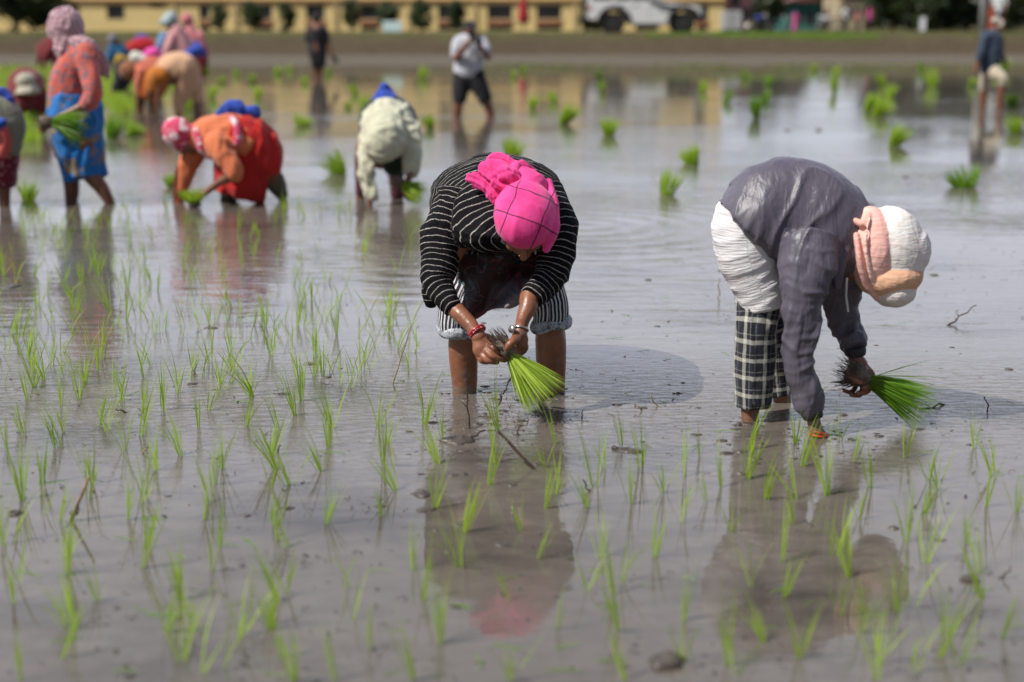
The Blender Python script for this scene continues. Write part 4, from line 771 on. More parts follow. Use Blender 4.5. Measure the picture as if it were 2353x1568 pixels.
# black shirt, sandals in hand
Y0 = gr(730, 180).y
t = bent('person in black shirt and shorts seen from behind, carrying sandals', 730, 180,
     [('shirt', [T([(728, 62, 0, 14, 12), (728, 76, 0, 23, 15), (730, 100, 0, 22, 14), (731, 124, 0, 20, 14)], side=(1, 0, 0), cap=.3), T([(745, 70, 0, 9), (753, 95, 0, 7)]), T([(711, 70, 0, 9), (706, 90, -.03, 7)])], BLK),
      ('shorts', [T([(725, 118, 0, 17, 13), (724, 150, 0, 10)]), T([(738, 118, 0, 14, 13), (738, 150, 0, 10)])], K('black_shorts', (.010, .010, .012)))],
     [T([(724, 140, 0, 8), (725, 170, 0, 5), (728, 200, 0, 4)]), T([(737, 140, 0, 8), (736, 168, 0, 5), (734, 200, 0, 4)]), T([(730, 115, 0, 14), (728, 68, 0, 14), (727, 55, 0, 6)]), T([(753, 92, 0, 5), (760, 118, -.03, 4.5), (763, 128, -.03, 4)]), T([(707, 88, -.03, 5), (716, 62, -.1, 4)])], head(at3(727, 44, 0), (0, 0, 1), (.1, 1, -.1), .21))
fuse('hair', [E(727, 40, 0, 11, 12, 12)], K('black_hair', (.012, .010, .010)), t, .01, 2)
sn = thing('sandals', 'pair of dark sandals hanging from the hand of the person in black', 'sandals', at3(768, 136, -.04))
for s_ in (0, 1): fuse('sandal', [T([(762 + s_ * 6, 130, -.04, 3, 5), (770 + s_ * 5, 142, -.04, 4, 6)])], BLK, sn, .012, 1)
# photographer
Y0 = gr(1085, 268).y
t = bent('photographer in grey shirt, black shorts and cap standing with a camera raised to the face', 1086, 268,
     [('shirt', [T([(1083, 84, 0, 24, 16), (1080, 102, 0, 36, 21), (1078, 135, 0, 34, 22), (1076, 160, 0, 35, 23), (1076, 176, 0, 34, 22)], side=(1, 0, 0), cap=.3), T([(1056, 96, 0, 16), (1048, 114, -.06, 14), (1046, 124, -.08, 12)]), T([(1108, 98, 0, 14), (1116, 114, -.06, 13), (1118, 124, -.08, 11)])], K('pale_grey_cotton', (.50, .51, .57), fold=14)),
      ('shorts', [T([(1070, 168, 0, 30, 20), (1060, 200, 0, 21), (1056, 234, 0, 17)], cap=.2), T([(1086, 168, 0, 28, 20), (1102, 200, 0, 21), (1116, 234, 0, 17)], cap=.2)], K('black_knee_shorts', (.010, .010, .014)))],
     [T([(1056, 225, 0, 12), (1052, 250, 0, 11), (1048, 290, 0, 7)]), T([(1114, 225, 0, 12), (1124, 250, 0, 11), (1132, 290, 0, 7)]), T([(1078, 170, 0, 28, 18), (1082, 100, 0, 28, 18), (1081, 85, 0, 10)], side=(1, 0, 0)),
      T([(1048, 118, -.08, 9), (1048, 134, -.12, 8), (1062, 118, -.22, 7), (1074, 100, -.26, 6), (1082, 96, -.27, 6)]), T([(1118, 118, -.08, 9), (1122, 132, -.1, 8), (1112, 118, -.22, 7), (1102, 106, -.28, 6)])], head(at3(1080, 70, 0), (0, 0, 1), (.25, -1, -.1), .22))
fuse('cap', [E(1079, 58, .01, 15, 11, 16), T([(1080, 62, -.08, 12, 3), (1083, 65, -.13, 11, 2.5)], side=(1, 0, 0))], BLK, t, .011, 1)
hr = fuse('hair', [E(1076, 72, .05, 14, 14, 12)], K('black_hair', (.012, .010, .010)), t, .011, 1); fuse('beard', [E(1082, 80, -.05, 10, 6, 9)], K('black_hair', (.012, .010, .010)), t, .009, 1)
cmr = thing('camera', 'black camera with a long lens held up to the photographer\'s face', 'camera', at3(1094, 92, -.25)); BP = plain('black_plastic', (.012, .012, .013), .35, .2, 60); GL = plain('lens_glass', (.05, .03, .08), .05, .1, 60, spec=.9)
c_ = at3(1092, 90, -.24); MB().box(c_ - Vector((.07, .03, .05)), c_ + Vector((.07, .03, .045))).build('camera_body', BP, cmr, bevel=.01)
MB().box(c_ + Vector((-.025, -.025, .045)), c_ + Vector((.03, .03, .07))).build('viewfinder', BP, cmr, bevel=.006)
ax = Vector((.35, -1, -.25)).normalized(); MB().cyl(c_ + ax * .10, ax, .042, .17, r2=.05).build('lens', BP, cmr, True); MB().cyl(c_ + ax * .187, ax, .044, .004).build('lens_front', GL, cmr)
MB().tube([c_ + Vector((-.07, 0, .02)), c_ + Vector((-.1, .02, -.12)), c_ + Vector((.0, .0, -.22)), c_ + Vector((.09, .02, -.1)), c_ + Vector((.07, 0, .02))], [.008] * 5, 6).build('strap', BP, cmr, True)
# man wading at the right
Y0 = gr(2280, 248).y
t = bent('man in dark blue shirt, beige rolled trousers and cap wading at the right edge', 2280, 250,
     [('shirt', [T([(2284, 70, 0, 13, 12), (2281, 88, 0, 25, 18), (2279, 120, 0, 24, 18), (2275, 146, 0, 24, 18), (2270, 168, 0, 20, 16)], side=(1, 0, 0), cap=.3), T([(2266, 84, -.06, 12), (2258, 108, -.1, 10), (2250, 136, -.12, 9)]), T([(2296, 86, .08, 10), (2298, 112, .1, 9)])], K('dark_blue_denim', (.035, .055, .09))),
      ('trousers', [T([(2276, 160, 0, 20, 16), (2292, 172, -.12, 16), (2305, 182, -.2, 12), (2303, 196, -.18, 9)]), T([(2270, 162, 0, 18, 15), (2264, 184, .03, 12), (2260, 208, .05, 9)])], K('beige_cotton', (.50, .44, .33), fold=14))],
     [T([(2304, 190, -.18, 9), (2299, 222, -.18, 8.5), (2297, 262, -.18, 7)]), T([(2261, 200, .05, 9), (2259, 225, .05, 8), (2258, 265, .05, 7)]), T([(2276, 160, 0, 16), (2282, 85, 0, 16), (2288, 70, 0, 8)]), T([(2250, 132, -.12, 6), (2244, 156, -.12, 5), (2242, 168, -.12, 5)]), T([(2298, 108, .1, 6), (2306, 132, .08, 5), (2312, 148, .05, 5)])], head(at3(2292, 58, 0), (.05, 0, 1), (.4, -.9, -.15), .21))
fuse('cap', [E(2290, 48, 0, 13, 9, 14, .1), T([(2296, 54, -.06, 10, 3), (2304, 57, -.1, 8, 2.5)])], K('beige_cap_cotton', (.42, .38, .33)), t, .011, 1)
# ---------------------------------------------------------------- far bank: people standing on it
def zg(x, y): return prof(x, y)
def walker(label, px, top, Dy, top_c, low_c, scarf=None, rz=0, hgt=None, hair=(.012, .01, .01), dress=False):
    """a small standing figure on the bank; top = photo row of its crown"""
    x = at(px, top, Dy).x; z0 = zg(x, Dy); ht = hgt or (at(px, top, Dy).z - z0); k = ht / 1.62
    tt = thing('person', label, 'person', (x, Dy, z0)); c = math.cos(rz); s = math.sin(rz)
    def P(a, b, zz): return Vector((x + (a * c - b * s) * k, Dy + (a * s + b * c) * k, z0 + zz * k))
    def LL(pts_, **kw): return loft([(P(*q[:3]), q[3] * k, (q[4] if len(q) > 4 else q[3]) * k) for q in pts_], 14, 4, side=(c, s, 0), **kw)
    body = [LL([(-.09, .05, 0.03, .045), (-.09, 0, .45, .055), (-.08, 0, .85, .08)]), LL([(.10, -.08, .03, .045), (.10, -.04, .45, .055), (.08, 0, .85, .08)]), LL([(0, 0, .85, .15, .10), (0, 0, 1.1, .13, .09), (0, 0, 1.32, .16, .09), (0, 0, 1.40, .05, .05)]),
            LL([(-.19, 0, 1.30, .045), (-.24, 0, 1.05, .04), (-.20, -.08, .82, .035)]), LL([(.19, 0, 1.30, .045), (.25, 0, 1.05, .04), (.22, -.1, .84, .035)])] + head(P(0, 0, 1.51), (0, 0, 1), (s, -c, 0), .215 * k)
    fuse('body', body, SKIN, tt, .018, 1)
    fuse('shirt', [LL([(0, 0, .80, .18, .12), (0, 0, 1.1, .16, .11), (0, 0, 1.30, .20, .11), (0, 0, 1.38, .09, .08)]), LL([(-.19, 0, 1.31, .065), (-.25, 0, 1.08, .055)]), LL([(.19, 0, 1.31, .065), (.26, 0, 1.08, .055)])], cloth('shirt_cotton', top_c), tt, .02, 2)
    if dress: fuse('skirt', [LL([(0, 0, .95, .17, .13), (0, 0, .5, .20, .16), (0, 0, .16, .20, .16)], cap=.2)], cloth('skirt_cotton', low_c), tt, .02, 2)
    else: fuse('trousers', [LL([(-.09, .05, .06, .06), (-.09, 0, .45, .075), (-.07, 0, .88, .11)]), LL([(.10, -.08, .06, .06), (.10, -.04, .45, .075), (.07, 0, .88, .11)])], cloth('trouser_cotton', low_c), tt, .02, 2)
    fuse('headscarf' if scarf else 'hair', [ell(P(0, .02, 1.54), (0, 0, 1), (s, -c, 0), (.095 * k, .11 * k, .11 * k), n=14)], cloth('scarf_cotton' if scarf else 'black_hair', scarf or hair), tt, .015, 1)
walker('distant person in pink dress and blue scarf standing by the motorbikes', 1828, 26, 84, (.62, .10, .32), (.62, .12, .34), (.15, .15, .4), dress=True)
walker('distant person in white shirt and dark trousers standing at the bank on the right', 1944, 13, 78, (.80, .80, .82), (.02, .03, .05), rz=.4)
walker('distant person in brownish top beside the pink hooded figure', 1972, 22, 80, (.36, .16, .14), (.02, .02, .02), rz=-.5)
walker('distant person in pink hood and black trousers, rightmost of the group', 2000, 20, 80, (.70, .10, .32), (.015, .015, .018), (.7, .1, .32), rz=.3)
walker('person in white shirt standing on the bank behind the wading man', 2298, -16, 60, (.62, .66, .68), (.03, .03, .035), rz=-.4, hgt=1.78)

# ---------------------------------------------------------------- yellow building
YB = 93.0; GZ = zg(0, YB) - .05
def bx(px): return at(px, 60, YB).x
def bz(py): return at(1176, py, YB).z
YEL = Mat('yellow_plaster'); o_ = YEL.obj(); YEL.p(Base_Color=YEL.mix(YEL.ramp(YEL.noise(YEL.scale(o_, (.3, .3, 1.5)), 1.5, 5, .65), [(.35, 0.0), (.75, 1.0)]), (.84, .65, .30), (.72, .54, .24)), Roughness=.9, Normal=YEL.bump(YEL.noise(o_, 20, 4), .2, .02)); YEL = YEL.m
TRIM = plain('pale_yellow_trim', (.60, .47, .24), .8, .12, 2); BROWN = plain('brown_red_band', (.34, .15, .08), .8, .2, 2)
PANE = plain('dark_window_glass', (.022, .024, .03), .12, .3, 1, spec=.7); BARS = plain('grey_window_bars', (.10, .10, .105), .5, .2, 8); ROOF = plain('brown_tin_roof', (.22, .12, .08), .6, .25, 2)
bd = thing('yellow_building', 'long yellow plastered building behind the field with barred dark windows', 'building', (bx(850), YB, GZ))
x0, x1 = bx(-190), bx(1664); top = 6.3; ledge = bz(3)
# wall pierced by its windows: columns and bands between the openings
wins = [(140, 185, 8, 42, 0), (247, 288, 8, 42, 0), (459, 483, 12, 43, 1), (590, 626, 12, 43, 1), (704, 747, 12, 43, 1), (829, 870, 12, 43, 1), (1007, 1063, 12, 43, 1), (1120, 1177, 12, 43, 1), (1233, 1290, 12, 43, 1), (1346, 1400, 12, 43, 1), (1460, 1512, 12, 43, 1), (1600, 1627, 12, 43, 1)]
wx = [(bx(a), bx(b), k) for a, b, _, _, k in wins]; mb = MB()
zs = [GZ, bz(73), bz(58), bz(45), bz(11), 3.75, 5.3, top]
edges = [x0] + [e for w in wx for e in w[:2]] + [x1]
for i in range(0, len(edges) - 1, 2): mb.box((edges[i], YB, GZ), (edges[i + 1], YB + 8, top))
for a, b, k in wx:
    mb.box((a, YB, zs[0]), (b, YB + 8, zs[1])); mb.box((a, YB, zs[4]), (b, YB + 8, zs[5])); mb.box((a, YB, zs[6]), (b, YB + 8, top))
    mb.box((a, YB, zs[2]), (b, YB + 8, zs[3])) if k else mb.box((a, YB, zs[1]), (b, YB + 8, zs[3]))
mb.build('wall', YEL, bd)
MB().box((x0 - .1, YB - .16, ledge), (x1 + .1, YB - .002, ledge + .10)).build('ledge', BROWN, bd)
MB().box((x0 - .6, YB - .2, top), (x1 + .6, YB + 9, top + .16)).build('roof', ROOF, bd)
MB().box((x0, YB - .05, GZ), (x1, YB - .002, bz(70))).build('plinth', TRIM, bd)
for a, b, k in wx:
    for (z0_, z1_) in (((zs[3], zs[4]), (zs[1], zs[2]), (zs[5], zs[6])) if k else ((zs[3], zs[4]), (zs[5], zs[6]))):
        f = MB(); w_ = .07
        f.box((a, YB + .05, z0_), (a + w_, YB + .15, z1_)).box((b - w_, YB + .05, z0_), (b, YB + .15, z1_)).box((a + w_, YB + .05, z0_), (b - w_, YB + .15, z0_ + w_)).box((a + w_, YB + .05, z1_ - w_), (b - w_, YB + .15, z1_))
        n_ = 5
        for q in range(1, n_): xx = a + (b - a) * q / n_; f.box((xx - .02, YB + .07, z0_ + w_), (xx + .02, YB + .11, z1_ - w_))
        fo = f.build('window', BARS, bd, off=bd.location)
        pb = MB().box((a, YB + .2, z0_), (b, YB + .24, z1_)).build('pane', PANE, None); me_ = pb.data
        for v_ in me_.vertices: v_.co -= bd.location
        pb.parent = fo
    if k: MB().box((a - .05, YB - .06, zs[2] + .02), (b + .05, YB + .04, zs[3] - .05)).build('window_band', BROWN, bd)
for px in (400, 540, 770, 940, 1090, 1320): MB().box((bx(px) - .12, YB - .1, GZ), (bx(px) + .12, YB - .003, ledge - .003)).build('pilaster', TRIM, bd)
MB().box((bx(347), YB - .05, bz(16)), (bx(381), YB - .004, bz(8))).build('vent', PANE, bd)

# ---------------------------------------------------------------- other buildings behind the field
def house(label, cat, pxa, pxb, D, ptop, wall, roofc, wins_, rise=.5, deep=6):
    a, b = at(pxa, 50, D).x, at(pxb, 50, D).x; z0_ = zg(0, D) - .1; zt = at(1176, ptop, D).z
    tt = thing('house', label, cat, ((a + b) / 2, D, z0_)); mw = plain('painted_wall', wall, .85, .12, 1.5); MB().box((a, D, z0_), (b, D + deep, zt)).build('wall', mw, tt)
    mr = plain('tin_roof', roofc, .6, .2, 2); xm = (a + b) / 2
    MB().add([(a - .3, D - .4, zt + .004), (b + .3, D - .4, zt + .004), (b + .3, D + deep + .4, zt + .004), (a - .3, D + deep + .4, zt + .004), (xm, D - .4, zt + rise), (xm, D + deep + .4, zt + rise)], [(0, 3, 2, 1), (0, 1, 4), (2, 3, 5), (0, 4, 5, 3), (1, 2, 5, 4)]).build('roof', mr, tt)
    for (u, v, w_, h_) in wins_:
        xx = a + (b - a) * u; zz = z0_ + (zt - z0_) * v
        f = MB().box((xx - w_ / 2 - .07, D - .05, zz - .07), (xx + w_ / 2 + .07, D - .003, zz + h_ + .07)).build('window', BARS, tt)
        g_ = MB().box((xx - w_ / 2, D - .07, zz), (xx + w_ / 2, D - .052, zz + h_)).build('pane', PANE, None)
        for v_ in g_.data.vertices: v_.co -= tt.location
        g_.parent = f
house('small pink painted house right of the yellow building', 'house', 1672, 1726, 98, -38, (.58, .30, .33), (.40, .25, .22), [(.3, .55, .5, .6), (.75, .3, .5, .6)])
house('teal green painted house among the dark trees', 'house', 1808, 1882, 112, 6, (.05, .20, .17), (.16, .07, .06), [(.3, .3, .6, .7), (.7, .3, .6, .7)], .5)
house('beige house behind the people on the bank', 'house', 1926, 1985, 118, -20, (.44, .36, .24), (.20, .12, .08), [(.3, .35, .6, .7), (.72, .35, .6, .7)], .4)
house('orange red shed beside the white pole', 'shed', 2283, 2306, 90, -4, (.30, .05, .02), (.20, .06, .04), [(.4, .6, .3, .3)], .3, 1)

# ---------------------------------------------------------------- trees and shrubs
def cards(rng, cen, rad, n, size, clumps, gap=.25):
    V = []; Fc = []; cen = Vector(cen); cl = []
    for _ in range(clumps):
        d = Vector((rng.gauss(0, 1), rng.gauss(0, 1), rng.gauss(0, 1))).normalized() * rng.random() ** .45; cl.append((Vector((d.x * rad[0], d.y * rad[1], d.z * rad[2])), rng.uniform(.18, .42) * min(rad)))
    for i in range(n):
        c, r = cl[rng.randrange(clumps)]; d = Vector((rng.gauss(0, 1), rng.gauss(0, 1), rng.gauss(0, .8))); p = cen + c + d * r * .55; s = size * rng.uniform(.5, 1.3)
        a = Vector((rng.gauss(0, 1), rng.gauss(0, 1), rng.gauss(0, .6))).normalized(); b = a.orthogonal().normalized(); k = len(V)
        V += [p - a * s, p + b * s * .5, p + a * s, p - b * s * .5]; Fc.append((k, k + 1, k + 2, k + 3))
    return V, Fc
BARK = plain('brown_bark', (.07, .05, .035), .9, .35, 6, .6, 20)
def tree(label, x, y, h, rad, seed, n=2600, size=.16, z0_=None, group=None, cat='tree', trunk=.35, clumps=34, mat=None, r0=.16, nm='tree'):
    r = random.Random(seed); zb = zg(x, y) - .1 if z0_ is None else z0_; tt = thing(nm, label, cat, (x, y, zb), group); mb = MB(); ch = h * (1 - trunk * .55)
    mb.tube([(x, y, zb), (x + r.uniform(-.1, .1) * h * .2, y, zb + h * .4), (x + r.uniform(-.2, .2), y, zb + h * .85)], [r0, r0 * .7, r0 * .2], 10)
    for i in range(7):
        a = r.random() * 6.28; zz = zb + h * r.uniform(.3, .7); e = Vector((x + math.cos(a) * rad * .75, y + math.sin(a) * rad * .75, zz + h * r.uniform(.05, .25))); mb.tube([(x, y, zz), (Vector((x, y, zz)) + e) / 2 + Vector((0, 0, .1 * h * .2)), e], [r0 * .4, r0 * .25, r0 * .08], 6)
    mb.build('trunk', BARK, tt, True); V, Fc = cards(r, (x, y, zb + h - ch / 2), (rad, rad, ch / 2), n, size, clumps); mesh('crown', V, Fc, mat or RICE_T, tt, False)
shr = [(503, 38, 5), (579, 42, 4), (659, 36, 5), (808, 40, 0), (891, 46, 0), (968, 48, 0), (1050, 34, 4), (1345, 20, 34), (1372, 16, 40)]
lab = ['columnar dark shrub by the yellow wall, leftmost of the row', 'columnar dark shrub, second from the left by the yellow wall', 'slim dark shrub standing left of the person in black', 'rounded dark shrub right of the person in black', 'wide dark shrub above the white banner', 'dark shrub right of the white banner', 'slim dark shrub behind the photographer, in front of a window', 'low bush beneath the rear of the white car', 'lowest small bush beneath the rear bumper of the white car']
for i, (px, w, tp) in enumerate(shr):
    D = 88; p = at(px, 60, D); zb = zg(p.x, D) - .05; hh = at(px, tp, D).z - zb; ww = w * D / F / 2
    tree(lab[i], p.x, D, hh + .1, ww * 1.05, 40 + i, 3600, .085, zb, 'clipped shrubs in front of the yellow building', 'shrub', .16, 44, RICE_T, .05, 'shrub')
p = at(50, 40, 74); tree('big dark leafy tree at the upper left in front of the yellow building', p.x - .3, 74, 4.6, 2.5, 3, 12000, .16, trunk=.0)
p = at(-110, 40, 72); tree('broad dark tree beyond the left edge of the frame', p.x, 72, 5.0, 2.4, 9, 4000, .16)
tl = ['dark tree right of the pink house', 'dark tree behind the motorbikes', 'tall dark tree right of the pink hooded person', 'dense dark tree left of the white board', 'dark tree directly behind the white board', 'dark rounded tree between the white board and the pole', 'dark tree just left of the white pole', 'dark tree behind the wading man', 'dark tree at the right edge']
for i, (px, D, h, r_) in enumerate([(1752, 108, 5.4, 1.9), (1800, 122, 5.2, 2.2), (2052, 100, 6.4, 2.1), (2095, 112, 6.2, 2.4), (2135, 98, 5.8, 2.1), (2180, 110, 6.6, 2.4), (2225, 100, 6.0, 2.2), (2300, 104, 6.4, 2.4), (2375, 96, 6.2, 2.5)]):
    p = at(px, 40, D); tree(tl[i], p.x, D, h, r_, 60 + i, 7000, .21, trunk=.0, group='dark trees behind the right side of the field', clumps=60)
# far wood as one mass
r = random.Random(8); V = []; Fc = []
for i in range(60):
    x = -90 + i * 3.0 + r.uniform(-1, 1); y = 165 + r.uniform(-8, 8); a, b = cards(r, (x, y, .8 + 2.0), (2.6, 2.2, r.uniform(2.1, 2.9)), 900, .5, 16); n = len(V); V += a; Fc += [tuple(q + n for q in f) for f in b]
tag(mesh('wood', V, Fc, RICE_T, None, False), 'far dark wood behind the buildings', 'wood', kind='stuff')

# ---------------------------------------------------------------- white off-road car
D = 60.6; ck = D / F; cz = zg(8, D) - .02; cx0 = at(1411, 60, D).x; U = lambda q: cx0 + (q - 1411) * ck * 1.0
car = thing('car', 'white off-road car with black wheel arches and snorkel parked on the bank, facing right', 'car', (U(1480), D, cz))
WH = plain('white_car_paint', (.74, .75, .76), .25, .04, 2, spec=.5); RUB = plain('black_rubber', (.018, .018, .019), .75, .3, 20); TRM = plain('black_trim', (.014, .014, .015), .45, .2, 10)
def prism(outl, y0, y1, name, mat, par, bev=.03, inset=0):
    n = len(outl); V = [(x, y0, z) for x, z in outl] + [(x, y1, z) for x, z in outl]; Fc = [tuple(range(n)), tuple(range(2 * n - 1, n - 1, -1))] + [(i, n + i, n + (i + 1) % n, (i + 1) % n) for i in range(n)]
    mb = MB(); mb.add(V, Fc); import bmesh
    o = mb.build(name, mat, par, False, bev); b = bmesh.new(); b.from_mesh(o.data); bmesh.ops.recalc_face_normals(b, faces=b.faces); bmesh.ops.triangulate(b, faces=[f for f in b.faces if len(f.verts) > 4]); b.to_mesh(o.data); b.free(); return o
Wd = 1.86
def ar(cx, r, a0, a1, n=9): return [(cx + r * math.cos(math.radians(a0 + (a1 - a0) * i / n)), cz + .42 + r * math.sin(math.radians(a0 + (a1 - a0) * i / n))) for i in range(n + 1)]
xr, xf = U(1411), U(1568)
low = [(U(1352), cz + .62)] + [(xr - .60, cz + .55)] + ar(xr, .56, 165, 15) + [(xr + .62, cz + .42), (xf - .62, cz + .42)] + ar(xf, .56, 165, 15) + [(U(1605), cz + .60), (U(1609), cz + .98), (U(1600), cz + 1.12), (U(1560), cz + 1.20), (U(1522), cz + 1.30), (U(1352), cz + 1.30)]
prism(low, D, D + Wd, 'body', WH, car, .05)
cab = [(U(1352), cz + 1.304), (U(1354), cz + 1.86), (U(1364), cz + 1.95), (U(1480), cz + 1.97), (U(1492), cz + 1.90), (U(1522), cz + 1.304)]
prism(cab, D + .09, D + Wd - .09, 'cabin', WH, car, .05)
for q in ((1362, 1406), (1412, 1446), (1451, 1486)):
    for yy in (D + .075, D + Wd - .088): 
        a, b = U(q[0]), U(q[1]); tp_ = b - (0 if q[1] < 1480 else .10); prism([(a, cz + 1.36), (b + (.12 if q[1] > 1480 else 0), cz + 1.36), (tp_, cz + 1.80), (a, cz + 1.80)], yy, yy + .012, 'side_window', PANE, car, 0)
for cx_ in (xr, xf):
    for yy, sg in ((D + .12, 1), (D + Wd - .12, -1)):
        c_ = Vector((cx_, yy, cz + .42)); w_ = MB().cyl(c_, (0, 1, 0), .45, .28, 32).build('wheel', RUB, car, False, .04)
        mbr = MB().cyl(c_ - Vector((0, .135 * sg, 0)), (0, 1, 0), .23, .03, 24); mbr.cyl(c_ - Vector((0, .155 * sg, 0)), (0, 1, 0), .07, .04, 12)
        for q in range(6): a = q * math.tau / 6; mbr.cyl(c_ - Vector((0, .153 * sg, 0)) + Vector((math.cos(a) * .14, 0, math.sin(a) * .14)), (0, 1, 0), .03, .02, 8)
        ro = mbr.build('rim', plain('dark_steel_rim', (.06, .06, .06), .5, .2, 8, metal=.5), None)
        for v_ in ro.data.vertices: v_.co -= car.location
        ro.parent = w_
    # fender flares
    ou = ar(cx_, .74, 172, 8, 12); inn = ar(cx_, .545, 8, 172, 12); prism(ou + inn, D - .07, D - .003, 'wheel_arch', TRM, car, .02); prism(ou + inn, D + Wd + .003, D + Wd + .07, 'wheel_arch', TRM, car, .02)
MB().box((U(1345), D + .05, cz + .50), (U(1388), D + Wd - .05, cz + .72)).build('rear_bumper', TRM, car, bevel=.04)
MB().box((U(1602), D + .05, cz + .52), (U(1618), D + Wd - .05, cz + .85)).build('front_bumper', TRM, car, bevel=.05)
MB().cyl((U(1347), D + .7, cz + 1.15), (1, 0, 0), .40, .24, 28).build('spare_wheel', RUB, car, False, .04)
MB().box((xr + .62, D + .05, cz + .36), (xf - .62, D + .16, cz + .415)).build('side_step', plain('grey_step', (.3, .3, .31), .4, .1, 5), car, bevel=.015)
MB().tube([(U(1524), D + .02, cz + 1.24), (U(1510), D + .0, cz + 1.5), (U(1498), D + .02, cz + 1.95)], [.035] * 3, 8).build('snorkel', TRM, car, True)
MB().box((U(1353), D - .012, cz + .95), (U(1358), D - .002, cz + 1.2)).build('tail_light', plain('red_lens', (.45, .02, .02), .2, .1), car)
MB().box((U(1594), D - .012, cz + .95), (U(1604), D - .002, cz + 1.08)).build('headlight', plain('clear_lens', (.6, .6, .58), .1, .1), car)
for q in (1418, 1452): MB().box((U(q) + .1, D - .02, cz + 1.15), (U(q) + .24, D - .003, cz + 1.19)).build('door_handle', TRM, car)
for q in (1410, 1448, 1490): MB().box((U(q), D - .004, cz + .60), (U(q) + .012, D - .0015, cz + 1.29)).build('door_seam', TRM, car)
MB().tube([(U(1490), D - .02, cz + 1.36), (U(1512), D - .03, cz + 1.16), (U(1540), D - .04, cz + 1.10), (U(1566), D - .04, cz + 1.12)], [.05, .06, .06, .05], 8).build('fender_trim', TRM, car, True)
MB().box((U(1500), D - .16, cz + 1.32), (U(1505), D + .02, cz + 1.48)).build('wing_mirror', TRM, car, bevel=.02)

# ---------------------------------------------------------------- motorbikes, boards, pole
def motorbike(label, px, D, cc, fl=1):
    p = at(px, 60, D); z0_ = zg(p.x, D); tt = thing('motorbike', label, 'motorbike', (p.x, D, z0_), 'motorbikes parked on the bank'); X = lambda q: p.x + q * fl
    for q in (-.62, .64):
        c_ = Vector((X(q), D, z0_ + .30)); mb = MB(); mb.tube([c_ + Vector((math.cos(a) * .27, 0, math.sin(a) * .27)) for a in [i * math.tau / 20 for i in range(21)]], [.045] * 21, 8)
        w_ = mb.build('wheel', RUB, tt, True); 
        hb = MB().cyl(c_, (0, 1, 0), .06, .1, 10)
        for s_ in range(8): a = s_ * math.tau / 8; hb.tube([c_, c_ + Vector((math.cos(a) * .25, 0, math.sin(a) * .25))], [.006, .006], 4)
        ro = hb.build('hub', METAL, None)
        for v_ in ro.data.vertices: v_.co -= tt.location
        ro.parent = w_
    pm = plain('bike_paint', cc, .25, .1, 5)
    MB().add(*(lambda e: (e['V'], e['F']))(ell((X(.12), D, z0_ + .80), (0, 0, 1), (0, -1, 0), (.28, .13, .13)))).build('fuel_tank', pm, tt, True)
    MB().box((min(X(-.62), X(-.12)), D - .12, z0_ + .74), (max(X(-.62), X(-.12)), D + .12, z0_ + .84)).build('seat', RUB, tt, bevel=.04)
    MB().box((min(X(-.18), X(.22)), D - .12, z0_ + .30), (max(X(-.18), X(.22)), D + .12, z0_ + .62)).build('engine', plain('dark_engine', (.05, .05, .05), .4, .3, 20), tt, bevel=.04)
    MB().tube([(X(.64), D, z0_ + .30), (X(.42), D, z0_ + 1.0)], [.03, .03], 8).tube([(X(.42), D - .33, z0_ + 1.05), (X(.42), D, z0_ + 1.0), (X(.42), D + .33, z0_ + 1.05)], [.018] * 3, 6).tube([(X(-.62), D, z0_ + .30), (X(-.2), D, z0_ + .6), (X(.4), D, z0_ + .95)], [.03] * 3, 8).build('frame', METAL, tt, True)
    MB().cyl((X(.52), D, z0_ + .88), (fl, 0, 0), .09, .1, 14).build('headlight', plain('clear_lens', (.6, .6, .58), .1, .1), tt, True)
motorbike('dark blue motorbike parked beside the grey box', 1738, 82, (.03, .05, .28)); motorbike('white motorbike parked left of the person in white shirt', 1902, 86, (.6, .6, .62), -1); motorbike('black motorbike parked behind the person in pink dress', 1785, 96, (.02, .02, .02))
def board(name, label, cat, pa, pb, ta, tb, D, c, legs=.3, thick=.03):
    a, b = at(pa, 60, D).x, at(pb, 60, D).x; z1_, z0_ = at(1176, ta, D).z, at(1176, tb, D).z; g = zg(a, D)
    tt = thing(name, label, cat, ((a + b) / 2, D, g)); MB().box((a, D, z0_), (b, D + thick, z1_)).build('panel', plain('board_paint', c, .6, .08, 3), tt, bevel=.01)
    mb = MB(); mb.box((a + .04, D + thick + .002, g - .1), (a + .08, D + thick + .042, z1_ - .02)).box((b - .08, D + thick + .002, g - .1), (b - .04, D + thick + .042, z1_ - .02)); mb.build('legs', BARS, tt)
board('banner', 'small pale white and aqua banner on the bank before the yellow building', 'banner', 879, 924, 49, 74, 62, (.62, .78, .80))
board('notice_board', 'narrow white board standing on the bank before the dark trees', 'board', 2114, 2127, 40, 72, 66, (.80, .80, .86))
p = at(1682, 60, 74); g = zg(p.x, 74); tt = thing('utility_box', 'pale grey box on short legs at the end of the yellow building', 'box', (p.x, 74, g)); k = 74 / F
MB().box((p.x - 22 * k, 74, g + .12), (p.x + 22 * k, 74.6, at(1682, 26, 74).z)).build('cabinet', plain('pale_grey_paint', (.42, .43, .44), .6, .1, 2), tt, bevel=.03); mb = MB()
for a in (-19, 19): mb.box((p.x + a * k - .04, 74.05, g - .1), (p.x + a * k + .04, 74.13, g + .118)).box((p.x + a * k - .04, 74.45, g - .1), (p.x + a * k + .04, 74.53, g + .118))
mb.build('legs', BARS, tt); MB().box((p.x - .02, 73.988, g + .16), (p.x + .02, 73.998, at(1682, 29, 74).z)).build('door_gap', BARS, tt)
